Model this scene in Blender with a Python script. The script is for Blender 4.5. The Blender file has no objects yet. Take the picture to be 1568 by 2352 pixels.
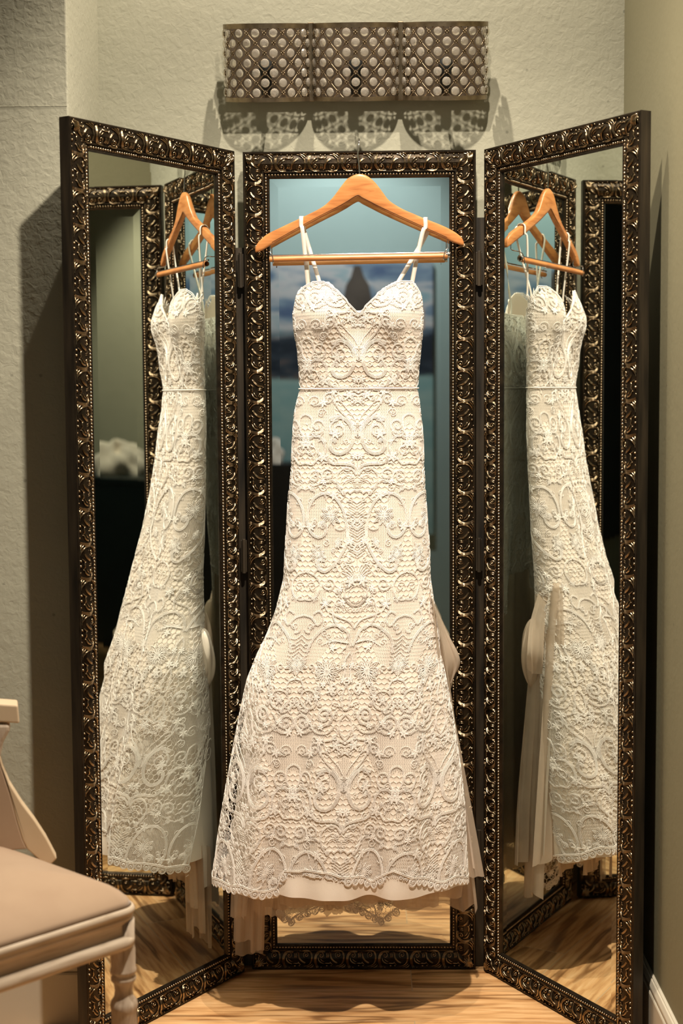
import bpy, bmesh, math, random
import numpy as np
from math import sin, cos, pi, sqrt, atan2, radians
random.seed(7); rng = np.random.default_rng(7)
SC = bpy.context.scene
COL = SC.collection

# ------------------------------------------------------------------ camera
CX, CY, CZ = 0.0124, -3.2304, 1.2821
PITCH, YAW, ROLL, FPX = 0.0790, -0.0171, -0.0068, 3415.0
def cam_axes():
    cy, sy = cos(YAW), sin(YAW)
    f = np.array([sy*cos(PITCH), cy*cos(PITCH), -sin(PITCH)])
    r = np.array([cy, -sy, 0.0]); u = np.cross(r, f)
    c, s = cos(ROLL), sin(ROLL)
    return np.array([c*r+s*u, -s*r+c*u, f])
CM = cam_axes(); CO = np.array([CX, CY, CZ])
def proj(P):
    d = (np.asarray(P, float)-CO) @ CM.T
    return np.stack([784+FPX*d[..., 0]/d[..., 2], 1176-FPX*d[..., 1]/d[..., 2]], -1)
def at(px, py, Y):
    d = CM.T @ np.array([(px-784)/FPX, (1176-py)/FPX, 1.0])
    return CO + d*((Y-CY)/d[1])
def atz(px, py, Z):
    d = CM.T @ np.array([(px-784)/FPX, (1176-py)/FPX, 1.0])
    return CO + d*((Z-CZ)/d[2])
cam_d = bpy.data.cameras.new('camera'); cam = bpy.data.objects.new('camera', cam_d); COL.objects.link(cam)
from mathutils import Matrix, Vector
mw = Matrix.Identity(4)
for i in range(3):
    mw[i][0] = CM[0][i]; mw[i][1] = CM[1][i]; mw[i][2] = -CM[2][i]; mw[i][3] = CO[i]
cam.matrix_world = mw
cam_d.sensor_fit = 'VERTICAL'; cam_d.sensor_height = 36.0; cam_d.lens = FPX/2352*36.0
cam_d.clip_start = 0.05; cam_d.clip_end = 60
cam_d.dof.use_dof = True; cam_d.dof.focus_distance = 3.08; cam_d.dof.aperture_fstop = 3.0
SC.camera = cam

# ------------------------------------------------------------------ world, lights, exposure
SC.view_settings.view_transform = 'Standard'; SC.view_settings.look = 'None'
SC.view_settings.gamma = 1.0; SC.view_settings.use_curve_mapping = False
SC.view_settings.exposure = 0.0
W_ = bpy.data.worlds.new('world'); SC.world = W_; W_.use_nodes = True
W_.node_tree.nodes['Background'].inputs[0].default_value = (0.30, 0.42, 0.45, 1)
W_.node_tree.nodes['Background'].inputs[1].default_value = 0.005
def spot(name, loc, tgt, power, size, radius, col, blend=0.6):
    l = bpy.data.lights.new(name, 'SPOT'); l.energy = power; l.spot_size = radians(size); l.spot_blend = blend
    l.shadow_soft_size = radius; l.color = col
    o = bpy.data.objects.new(name, l); COL.objects.link(o); o.location = loc
    o.rotation_euler = (Vector(tgt)-Vector(loc)).to_track_quat('-Z', 'Y').to_euler()
    return o
WARM = (1.0, 0.865, 0.70)
spot('ceiling_spot_wall', (-0.02, -0.43, 3.04), (-0.04, -0.02, 1.3), 102, 92, 0.012, WARM, 0.7)
spot('ceiling_spot_dress', (0.10, -1.20, 2.90), (0.0, -0.30, 0.0), 328, 86, 0.030, WARM, 1.0)
spot('mural_fill_spot', (-0.1, -3.35, 2.95), (-0.1, -4.2, 1.45), 84, 88, 0.06, (1.0, 0.96, 0.93), 0.7)  # added fill lamp without a fixture, brightens the print and teal wall
spot('desk_fill_spot', (-2.2, -3.0, 2.9), (-2.85, -3.3, 1.3), 120, 60, 0.05, (1.0, 0.86, 0.66), 0.8)  # added fill with no known source, lifts the far-left wall and counter

# ------------------------------------------------------------------ materials
def new_mat(name):
    m = bpy.data.materials.new(name); m.use_nodes = True
    nt = m.node_tree; b = nt.nodes['Principled BSDF']
    return m, nt, b
def N(nt, t, **kw):
    n = nt.nodes.new(t)
    for k, v in kw.items():
        if k.startswith('i_'): n.inputs[k[2:].replace('_', ' ')].default_value = v
        else: setattr(n, k, v)
    return n
def ramp(nt, stops):
    r = nt.nodes.new('ShaderNodeValToRGB'); e = r.color_ramp.elements
    while len(e) < len(stops): e.new(0.5)
    for i, (p, c) in enumerate(stops): e[i].position = p; e[i].color = (*c, 1)
    return r
def coord(nt, scale=(1, 1, 1), loc=(0, 0, 0), rot=(0, 0, 0)):
    tc = nt.nodes.new('ShaderNodeTexCoord'); mp = nt.nodes.new('ShaderNodeMapping')
    mp.inputs['Scale'].default_value = scale; mp.inputs['Location'].default_value = loc
    mp.inputs['Rotation'].default_value = rot
    nt.links.new(tc.outputs['Object'], mp.inputs['Vector']); return mp
def noisy(name, c1, c2, scale=8, rough=0.5, metal=0.0, bump=0.0, bscale=None, sheen=0.0, stretch=(1, 1, 1), spec=0.5, bdist=0.002, detail=5):
    m, nt, b = new_mat(name); L = nt.links.new
    mp = coord(nt, stretch)
    n = N(nt, 'ShaderNodeTexNoise', i_Scale=scale, i_Detail=detail); L(mp.outputs[0], n.inputs['Vector'])
    r = ramp(nt, [(0.3, c1), (0.7, c2)]); L(n.outputs['Fac'], r.inputs[0]); L(r.outputs[0], b.inputs['Base Color'])
    b.inputs['Roughness'].default_value = rough; b.inputs['Metallic'].default_value = metal
    b.inputs['Specular IOR Level'].default_value = spec
    if sheen: b.inputs['Sheen Weight'].default_value = sheen
    if bump:
        n2 = N(nt, 'ShaderNodeTexNoise', i_Scale=bscale or scale*4, i_Detail=4.0); L(mp.outputs[0], n2.inputs['Vector'])
        bp = N(nt, 'ShaderNodeBump', i_Strength=bump, i_Distance=bdist); L(n2.outputs['Fac'], bp.inputs['Height'])
        L(bp.outputs[0], b.inputs['Normal'])
    return m
M = {}
def wall_mat(name, base, smooth=False):
    m, nt, b = new_mat(name); L = nt.links.new
    mp = coord(nt)
    n = N(nt, 'ShaderNodeTexNoise', i_Scale=3.0, i_Detail=3.0); L(mp.outputs[0], n.inputs['Vector'])
    r = ramp(nt, [(0.3, tuple(c*0.93 for c in base)), (0.7, base)]); L(n.outputs['Fac'], r.inputs[0])
    # small dark pits in the plaster
    v = N(nt, 'ShaderNodeTexVoronoi', i_Scale=14.0); L(mp.outputs[0], v.inputs['Vector'])
    rr = ramp(nt, [(0.03, (0.55,)*3), (0.06, (1,)*3)]); L(v.outputs['Distance'], rr.inputs[0])
    mx = N(nt, 'ShaderNodeMixRGB', blend_type='MULTIPLY'); mx.inputs[0].default_value = 0.7
    L(r.outputs[0], mx.inputs[1]); L(rr.outputs[0], mx.inputs[2]); L(mx.outputs[0], b.inputs['Base Color'])
    b.inputs['Roughness'].default_value = 0.75; b.inputs['Specular IOR Level'].default_value = 0.25
    n2 = N(nt, 'ShaderNodeTexNoise', i_Scale=75.0, i_Detail=3.0, i_Distortion=0.6); L(mp.outputs[0], n2.inputs['Vector'])
    n3 = N(nt, 'ShaderNodeTexNoise', i_Scale=22.0, i_Detail=3.0); L(mp.outputs[0], n3.inputs['Vector'])
    ad = N(nt, 'ShaderNodeMath', operation='ADD'); L(n2.outputs['Fac'], ad.inputs[0]); L(n3.outputs['Fac'], ad.inputs[1])
    bp = N(nt, 'ShaderNodeBump', i_Strength=0.12 if smooth else 0.32, i_Distance=0.004); L(ad.outputs[0], bp.inputs['Height'])
    L(bp.outputs[0], b.inputs['Normal'])
    return m
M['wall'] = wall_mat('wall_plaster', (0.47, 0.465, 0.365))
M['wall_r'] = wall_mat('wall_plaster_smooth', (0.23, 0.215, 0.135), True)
M['teal'] = wall_mat('teal_wall_paint', (0.38, 0.53, 0.55), True)
M['ceiling'] = noisy('ceiling_paint', (0.07, 0.08, 0.08), (0.08, 0.09, 0.09), rough=0.9)
M['trim'] = noisy('trim_paint', (0.62, 0.57, 0.46), (0.66, 0.61, 0.5), rough=0.4)
M['relief'] = noisy('frame_bronze_relief', (0.26, 0.195, 0.12), (0.62, 0.48, 0.31), scale=60, rough=0.22, metal=1.0)
M['bead'] = noisy('frame_bead_gold', (0.36, 0.27, 0.17), (0.58, 0.46, 0.32), scale=60, rough=0.25, metal=1.0)
M['frame'] = noisy('frame_dark_glaze', (0.016, 0.012, 0.008), (0.055, 0.038, 0.022), scale=45, rough=0.36, metal=0.75, bump=0.3, bscale=160, bdist=0.001)
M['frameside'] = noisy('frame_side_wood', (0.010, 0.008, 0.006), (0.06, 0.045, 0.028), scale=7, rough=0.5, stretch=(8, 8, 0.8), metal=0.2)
def mirror_mat():
    m, nt, b = new_mat('mirror_silver')
    n = N(nt, 'ShaderNodeTexNoise', i_Scale=2.0); r = ramp(nt, [(0, (0.80, 0.85, 0.80)), (1, (0.83, 0.87, 0.82))])
    nt.links.new(n.outputs['Fac'], r.inputs[0]); nt.links.new(r.outputs[0], b.inputs['Base Color'])
    b.inputs['Metallic'].default_value = 1; b.inputs['Roughness'].default_value = 0.0
    return m
M['mirror'] = mirror_mat()
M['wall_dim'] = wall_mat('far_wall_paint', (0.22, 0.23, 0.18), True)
M['lining'] = noisy('dress_lining', (0.80, 0.71, 0.61), (0.85, 0.76, 0.67), scale=18, rough=0.45, bump=0.25, bscale=700, sheen=0.3, bdist=0.0008)
M['lace'] = noisy('lace_cord', (0.87, 0.82, 0.77), (0.92, 0.875, 0.83), scale=90, rough=0.6, sheen=0.2)
M['strap'] = noisy('strap_satin', (0.86, 0.79, 0.71), (0.9, 0.84, 0.76), scale=90, rough=0.4)
def wood(name, c1, c2, c3, stretch, rough=0.35, rings=6.0):
    m, nt, b = new_mat(name); L = nt.links.new
    mp = coord(nt, stretch)
    n = N(nt, 'ShaderNodeTexNoise', i_Scale=rings, i_Detail=6.0, i_Distortion=1.2); L(mp.outputs[0], n.inputs['Vector'])
    r = ramp(nt, [(0.32, c1), (0.5, c2), (0.72, c3)]); L(n.outputs['Fac'], r.inputs[0]); L(r.outputs[0], b.inputs['Base Color'])
    b.inputs['Roughness'].default_value = rough
    return m
M['hanger'] = wood('hanger_wood', (0.42, 0.15, 0.045), (0.58, 0.235, 0.072), (0.66, 0.29, 0.10), (2, 8, 16), 0.33, 5)
M['hanger_dark'] = noisy('hanger_groove', (0.10, 0.04, 0.015), (0.14, 0.06, 0.02), rough=0.6)
M['chrome'] = noisy('chrome_wire', (0.7, 0.7, 0.7), (0.8, 0.8, 0.8), rough=0.12, metal=1.0)
M['sconce'] = noisy('sconce_bronze', (0.22, 0.17, 0.11), (0.38, 0.30, 0.20), scale=70, rough=0.38, metal=0.85)
M['sconce_plate'] = noisy('sconce_backplate', (0.11, 0.085, 0.062), (0.16, 0.125, 0.09), scale=90, rough=0.5, metal=0.4)
M['chairwood'] = wood('whitewashed_wood', (0.36, 0.27, 0.19), (0.52, 0.42, 0.32), (0.68, 0.58, 0.46), (10, 10, 2.2), 0.5, 7)
M['railwood'] = wood('whitewashed_rail', (0.42, 0.32, 0.22), (0.58, 0.47, 0.35), (0.66, 0.55, 0.42), (1.2, 1.2, 14), 0.5, 7)
M['linen'] = noisy('seat_linen', (0.40, 0.275, 0.18), (0.44, 0.31, 0.205), scale=12, rough=0.85, bump=0.2, bscale=900, sheen=0.3, bdist=0.0006)
M['cream'] = noisy('cream_paint', (0.60, 0.46, 0.30), (0.68, 0.54, 0.37), scale=9, rough=0.5)
M['black'] = noisy('black_matte', (0.006, 0.007, 0.007), (0.01, 0.011, 0.011), rough=0.6)
M['darkteal'] = noisy('dark_teal_paint', (0.008, 0.022, 0.026), (0.012, 0.03, 0.034), rough=0.5)
M['cloth'] = noisy('white_cloth', (0.72, 0.66, 0.58), (0.8, 0.74, 0.66), rough=0.8)
M['skin'] = noisy('pale_pink', (0.66, 0.45, 0.34), (0.7, 0.5, 0.38), rough=0.6)
def glass_mat():
    m, nt, b = new_mat('crystal_glass')
    n = N(nt, 'ShaderNodeTexNoise', i_Scale=30.0); r = ramp(nt, [(0, (0.95, 0.90, 0.80)), (1, (1.0, 0.96, 0.88))])
    nt.links.new(n.outputs['Fac'], r.inputs[0]); nt.links.new(r.outputs[0], b.inputs['Base Color'])
    b.inputs['Transmission Weight'].default_value = 0.78; b.inputs['Roughness'].default_value = 0.04; b.inputs['IOR'].default_value = 1.55
    return m
M['crystal'] = glass_mat()
def tulle_mat(name, col, alpha):
    m, nt, b = new_mat(name); L = nt.links.new
    mp = coord(nt)
    n = N(nt, 'ShaderNodeTexNoise', i_Scale=14.0, i_Detail=4.0); L(mp.outputs[0], n.inputs['Vector'])
    mr = N(nt, 'ShaderNodeMapRange'); L(n.outputs['Fac'], mr.inputs[0])
    mr.inputs[1].default_value = 0.3; mr.inputs[2].default_value = 0.7; mr.inputs[3].default_value = alpha-0.07; mr.inputs[4].default_value = alpha+0.07
    t = nt.nodes.new('ShaderNodeBsdfTransparent'); d = nt.nodes.new('ShaderNodeBsdfDiffuse'); tr = nt.nodes.new('ShaderNodeBsdfTranslucent')
    d.inputs[0].default_value = (*col, 1); tr.inputs[0].default_value = (*col, 1)
    m1 = nt.nodes.new('ShaderNodeMixShader'); m1.inputs[0].default_value = 0.35; L(d.outputs[0], m1.inputs[1]); L(tr.outputs[0], m1.inputs[2])
    m2 = nt.nodes.new('ShaderNodeMixShader'); L(mr.outputs[0], m2.inputs[0]); L(t.outputs[0], m2.inputs[1]); L(m1.outputs[0], m2.inputs[2])
    L(m2.outputs[0], nt.nodes['Material Output'].inputs[0])
    return m
M['tulle'] = tulle_mat('ivory_tulle', (0.72, 0.60, 0.48), 0.72)
M['tulle2'] = tulle_mat('sheer_tulle', (0.72, 0.60, 0.48), 0.55)
def floor_mat():
    m, nt, b = new_mat('oak_planks'); L = nt.links.new
    tc = nt.nodes.new('ShaderNodeTexCoord')
    mp = N(nt, 'ShaderNodeMapping'); mp.inputs['Location'].default_value = (0.62, 0.117, 0)
    L(tc.outputs['Object'], mp.inputs[0])
    br = N(nt, 'ShaderNodeTexBrick', offset=0.37, offset_frequency=2)
    br.inputs['Scale'].default_value = 1.0; br.inputs['Brick Width'].default_value = 1.15; br.inputs['Row Height'].default_value = 0.155
    br.inputs['Mortar Size'].default_value = 0.0012; br.inputs['Mortar Smooth'].default_value = 0.3
    br.inputs['Color1'].default_value = (0, 0, 0, 1); br.inputs['Color2'].default_value = (1, 1, 1, 1); br.inputs['Mortar'].default_value = (0.5, 0.5, 0.5, 1)
    L(mp.outputs[0], br.inputs['Vector'])
    # per plank shift of the grain
    sc = N(nt, 'ShaderNodeVectorMath', operation='MULTIPLY'); sc.inputs[1].default_value = (1.6, 15.0, 1)
    L(mp.outputs[0], sc.inputs[0])
    off = N(nt, 'ShaderNodeVectorMath', operation='MULTIPLY'); off.inputs[1].default_value = (7.0, 3.0, 5.0); L(br.outputs['Color'], off.inputs[0])
    ad = N(nt, 'ShaderNodeVectorMath', operation='ADD'); L(sc.outputs[0], ad.inputs[0]); L(off.outputs[0], ad.inputs[1])
    n0 = N(nt, 'ShaderNodeTexNoise', i_Scale=1.1, i_Detail=2.0, i_Distortion=0.4); L(ad.outputs[0], n0.inputs['Vector'])
    w = N(nt, 'ShaderNodeMath', operation='MULTIPLY'); w.inputs[1].default_value = 22.0; L(n0.outputs['Fac'], w.inputs[0])
    s = N(nt, 'ShaderNodeMath', operation='SINE'); L(w.outputs[0], s.inputs[0])
    ra = ramp(nt, [(0.0, (0.42, 0.36, 0.30)), (0.14, (0.85, 0.82, 0.78)), (0.5, (1, 1, 1))])
    mr = N(nt, 'ShaderNodeMapRange'); mr.inputs[1].default_value = -1; mr.inputs[2].default_value = 1; L(s.outputs[0], mr.inputs[0]); L(mr.outputs[0], ra.inputs[0])
    n1 = N(nt, 'ShaderNodeTexNoise', i_Scale=6.0, i_Detail=6.0); L(ad.outputs[0], n1.inputs['Vector'])
    rb = ramp(nt, [(0.3, (0.44, 0.215, 0.08)), (0.5, (0.70, 0.405, 0.18)), (0.7, (0.82, 0.53, 0.27))]); L(n1.outputs['Fac'], rb.inputs[0])
    mx = N(nt, 'ShaderNodeMixRGB', blend_type='MULTIPLY'); mx.inputs[0].default_value = 1.0; L(rb.outputs[0], mx.inputs[1]); L(ra.outputs[0], mx.inputs[2])
    mo = N(nt, 'ShaderNodeMixRGB', blend_type='MIX'); L(br.outputs['Fac'], mo.inputs[0]); L(mx.outputs[0], mo.inputs[1]); mo.inputs[2].default_value = (0.55, 0.40, 0.24, 1)
    L(mo.outputs[0], b.inputs['Base Color'])
    b.inputs['Roughness'].default_value = 0.42; b.inputs['Specular IOR Level'].default_value = 0.4
    bp = N(nt, 'ShaderNodeBump', i_Strength=0.15, i_Distance=0.001); L(n1.outputs['Fac'], bp.inputs['Height']); L(bp.outputs[0], b.inputs['Normal'])
    return m
M['floor'] = floor_mat()
def mural_mat():
    # canvas print: cloudy sky over a dark shore line and teal water (u = x, v = z in object space, metres)
    m, nt, b = new_mat('lake_print'); L = nt.links.new
    tc = nt.nodes.new('ShaderNodeTexCoord'); sp = nt.nodes.new('ShaderNodeSeparateXYZ'); L(tc.outputs['Object'], sp.inputs[0])
    mp = N(nt, 'ShaderNodeMapping'); mp.inputs['Scale'].default_value = (1.3, 1, 4.5); L(tc.outputs['Object'], mp.inputs[0])
    n = N(nt, 'ShaderNodeTexNoise', i_Scale=2.2, i_Detail=5.0, i_Distortion=0.5); L(mp.outputs[0], n.inputs['Vector'])
    sky = ramp(nt, [(0.36, (0.08, 0.14, 0.28)), (0.46, (0.22, 0.33, 0.46)), (0.55, (0.55, 0.58, 0.64)), (0.66, (0.26, 0.44, 0.54))]); L(n.outputs['Fac'], sky.inputs[0])
    n2 = N(nt, 'ShaderNodeTexNoise', i_Scale=3.4, i_Detail=4.0); L(mp.outputs[0], n2.inputs['Vector'])
    land = ramp(nt, [(0.42, (0.008, 0.02, 0.04)), (0.55, (0.03, 0.05, 0.08)), (0.64, (0.10, 0.09, 0.10))]); L(n2.outputs['Fac'], land.inputs[0])
    water = ramp(nt, [(0.35, (0.26, 0.48, 0.52)), (0.65, (0.36, 0.56, 0.58))]); L(n2.outputs['Fac'], water.inputs[0])
    def step(src, lo, hi):
        r = N(nt, 'ShaderNodeMapRange'); r.inputs[1].default_value = lo; r.inputs[2].default_value = hi; L(src, r.inputs[0]); return r.outputs[0]
    wob = N(nt, 'ShaderNodeMath', operation='MULTIPLY_ADD'); wob.inputs[1].default_value = 0.10; L(n2.outputs['Fac'], wob.inputs[0]); L(sp.outputs[2], wob.inputs[2])
    a = N(nt, 'ShaderNodeMixRGB'); L(step(wob.outputs[0], 1.61, 1.66), a.inputs[0]); L(land.outputs[0], a.inputs[1]); L(sky.outputs[0], a.inputs[2])
    c = N(nt, 'ShaderNodeMixRGB'); L(step(wob.outputs[0], 1.41, 1.43), c.inputs[0]); L(water.outputs[0], c.inputs[1]); L(a.outputs[0], c.inputs[2])
    L(c.outputs[0], b.inputs['Base Color']); b.inputs['Roughness'].default_value = 0.6
    return m
M['mural'] = mural_mat()
M['steeple'] = noisy('print_steeple', (0.06, 0.05, 0.045), (0.10, 0.085, 0.075), rough=0.6)

# ------------------------------------------------------------------ helpers
def link(name, me, mat, parent=None, mats=None):
    o = bpy.data.objects.new(name, me); COL.objects.link(o)
    for mm in (mats or [mat]): me.materials.append(mm)
    if parent: o.parent = parent
    return o
def tag(o, label=None, cat=None, group=None, kind=None):
    if label: o['label'] = label
    if cat: o['category'] = cat
    if group: o['group'] = group
    if kind: o['kind'] = kind
    return o
def empty(name, loc=(0, 0, 0), rz=0.0):
    o = bpy.data.objects.new(name, None); COL.objects.link(o); o.location = loc; o.rotation_euler = (0, 0, rz); o.empty_display_size = 0.05
    return o
def mk(name, V, F, smooth=True):
    me = bpy.data.meshes.new(name)
    V = np.asarray(V, np.float32)
    if isinstance(F, np.ndarray):
        n, k = F.shape
        me.vertices.add(len(V)); me.vertices.foreach_set('co', V.ravel())
        me.loops.add(n*k); me.loops.foreach_set('vertex_index', F.astype(np.int32).ravel())
        me.polygons.add(n); me.polygons.foreach_set('loop_start', np.arange(0, n*k, k, dtype=np.int32))
        me.polygons.foreach_set('loop_total', np.full(n, k, np.int32))
        if smooth: me.polygons.foreach_set('use_smooth', np.ones(n, bool))
        me.update(calc_edges=True); me.validate()
    else:
        me.from_pydata(V.tolist(), [], F); me.update()
        if smooth: me.polygons.foreach_set('use_smooth', np.ones(len(me.polygons), bool))
    return me
class Tubes:
    """collects swept tubes: pts (n,3), nrm (n,3) or one vector, radius scalar or array"""
    def __init__(s, sides=4): s.V = []; s.F = []; s.n = 0; s.k = sides
    def add(s, P, nrm, rad, flat=1.0, caps=True):
        P = np.asarray(P, float); n = len(P)
        if n < 2: return
        T = np.gradient(P, axis=0); T /= np.linalg.norm(T, axis=1, keepdims=True)+1e-12
        Nn = np.broadcast_to(np.asarray(nrm, float), P.shape)
        B = np.cross(T, Nn); B /= np.linalg.norm(B, axis=1, keepdims=True)+1e-12
        Nn = np.cross(B, T)
        r = np.broadcast_to(np.asarray(rad, float), (n,))[:, None]
        k = s.k; V = np.empty((n, k, 3))
        for j in range(k):
            a = 2*pi*(j+0.5)/k
            V[:, j] = P + r*(cos(a)*B + sin(a)*flat*Nn)
        b = s.n; idx = b+np.arange(n*k).reshape(n, k)
        q = np.stack([idx[:-1], np.roll(idx[:-1], -1, 1), np.roll(idx[1:], -1, 1), idx[1:]], -1).reshape(-1, 4)
        s.V.append(V.reshape(-1, 3)); s.F.append(q); s.n += n*k
    def build(s, name, mat, parent=None):
        if not s.V: return None
        return link(name, mk(name, np.concatenate(s.V), np.concatenate(s.F)), mat, parent)
def smooth_line(P, step=None, n=None, closed=False):
    P = np.asarray(P, float)
    if len(P) < 3 and not closed:
        m = n or 4; t = np.linspace(0, 1, m)[:, None]; return P[0]*(1-t)+P[-1]*t
    Q = np.vstack([2*P[0]-P[1], P, 2*P[-1]-P[-2]]) if not closed else np.vstack([P[-1], P, P[0], P[1]])
    out = []
    for i in range(1, len(Q)-2):
        p0, p1, p2, p3 = Q[i-1:i+3]; seg = np.linalg.norm(p2-p1); m = max(2, int(seg/step)) if step else (n or 6)
        t = np.linspace(0, 1, m, endpoint=False)[:, None]
        out.append(0.5*((2*p1)+(-p0+p2)*t+(2*p0-5*p1+4*p2-p3)*t*t+(-p0+3*p1-3*p2+p3)*t**3))
    out.append(Q[-2][None]); return np.vstack(out)
def spiral(cx, cy, r0, r1, a0=0.0, turns=1.5, sgn=1, n=22):
    t = np.linspace(0, 1, n); r = r0*(1-t)+r1*t; a = a0+sgn*2*pi*turns*t
    return np.stack([cx+r*np.cos(a), cy+r*np.sin(a)], -1)
def circle(cx, cy, r, n=13):
    a = np.linspace(0, 2*pi, n); return np.stack([cx+r*np.cos(a), cy+r*np.sin(a)], -1)
def offset2(P, d):
    T = np.gradient(P, axis=0); T /= np.linalg.norm(T, axis=1, keepdims=True)+1e-12
    return P + d*np.stack([-T[:, 1], T[:, 0]], -1)
def box_bm(bm, c, s, rot=None):
    r = bmesh.ops.create_cube(bm, size=1.0)
    mtx = Matrix.Translation(c) @ (rot or Matrix.Identity(4)) @ Matrix.Diagonal((*s, 1))
    bmesh.ops.transform(bm, matrix=mtx, verts=r['verts']); return r['verts']
def bm_obj(name, bm, mat, parent=None, bevel=0.0, smooth=False, seg=2):
    me = bpy.data.meshes.new(name); bm.normal_update(); bm.to_mesh(me); bm.free()
    o = link(name, me, mat, parent)
    if bevel:
        md = o.modifiers.new('bevel', 'BEVEL'); md.width = bevel; md.segments = seg; md.limit_method = 'ANGLE'
    if smooth: me.polygons.foreach_set('use_smooth', np.ones(len(me.polygons), bool))
    return o
def box(name, lo, hi, mat, parent=None, bevel=0.0):
    bm = bmesh.new(); lo, hi = np.array(lo, float), np.array(hi, float)
    box_bm(bm, tuple((lo+hi)/2), tuple(hi-lo)); return bm_obj(name, bm, mat, parent, bevel)
def lathe(name, prof, mat, parent=None, seg=32, loc=(0, 0, 0)):
    prof = np.asarray(prof, float); n = len(prof); a = np.linspace(0, 2*pi, seg, endpoint=False)
    V = np.stack([np.outer(prof[:, 0], np.cos(a)), np.outer(prof[:, 0], np.sin(a)), np.repeat(prof[:, 1:2], seg, 1)], -1)+np.array(loc)
    idx = np.arange(n*seg).reshape(n, seg)
    F = np.stack([idx[:-1], np.roll(idx[:-1], -1, 1), np.roll(idx[1:], -1, 1), idx[1:]], -1).reshape(-1, 4)
    return link(name, mk(name, V.reshape(-1, 3), F), mat, parent)
def grid_mesh(name, P, mat, parent=None, closed=False):
    n, k = P.shape[:2]; idx = np.arange(n*k).reshape(n, k)
    F = np.stack([idx[:-1, :-1], idx[:-1, 1:], idx[1:, 1:], idx[1:, :-1]], -1).reshape(-1, 4)
    return link(name, mk(name, P.reshape(-1, 3), F), mat, parent)

# ------------------------------------------------------------------ the room
WB = 0.062      # back wall
PX, PY = -0.566, -0.285   # left pillar corner
WR = 0.574      # right wall
ZC = 3.1
tag(box('floor', (-3.0, -4.3, -0.05), (2.7, 0.2, 0.0), M['floor']), kind='structure')
tag(box('ceiling', (-3.0, -4.3, ZC), (2.7, 0.2, ZC+0.05), M['ceiling']), kind='structure')
tag(box('wall_back', (PX, WB, 0), (WR, 0.2, ZC), M['wall']), kind='structure')
tag(box('wall_left', (-3.0, PY, 0), (PX, 0.2, ZC), M['wall'], bevel=0.003), kind='structure')
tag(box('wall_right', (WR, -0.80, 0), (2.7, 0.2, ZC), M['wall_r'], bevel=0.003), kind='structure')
tag(box('wall_front', (-3.0, -4.3, 0), (2.7, -4.2, ZC), M['teal']), kind='structure')
tag(box('wall_far_left', (-3.0, -4.2, 0), (-2.9, PY, ZC), M['wall']), kind='structure')
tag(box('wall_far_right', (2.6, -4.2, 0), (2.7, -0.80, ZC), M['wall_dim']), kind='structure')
tag(box('pillar_crack', (-2.9, PY-0.0006, 1.846), (PX-0.002, PY+0.001, 1.8475), M['wall']), kind='structure')  # slight crack across the pillar plaster, modelled as a hair-thin raised line
def baseboard(name, p0, p1, nrm, h=0.135):
    # moulded profile swept along the foot of a wall
    prof = [(0, 0), (0.014, 0), (0.014, h*0.80), (0.0125, h*0.825), (0.0075, h*0.835), (0.0075, h*0.85), (0.012, h*0.86), (0.012, h*0.90), (0.008, h*0.965), (0.005, h*0.97), (0.005, h*0.99), (0.002, h), (0, h)]
    p0, p1, nrm = map(np.array, (p0, p1, nrm)); V = []
    for p in (p0, p1):
        for d, z in prof: V.append((p[0]+nrm[0]*d, p[1]+nrm[1]*d, z))
    k = len(prof); F = [(i, (i+1) % k, k+(i+1) % k, k+i) for i in range(k)]+[tuple(range(k)), tuple(range(k, 2*k))]
    o = link(name, mk(name, V, F, False), M['trim']); tag(o, kind='structure'); return o
baseboard('baseboard_left', (-2.9, PY), (PX+0.014, PY), (0, -1))
baseboard('baseboard_left', (PX, PY-0.014), (PX, WB), (1, 0))
baseboard('baseboard_back', (PX, WB), (WR, WB), (0, -1))
baseboard('baseboard_right', (WR, WB), (WR, -0.80), (-1, 0))

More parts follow.
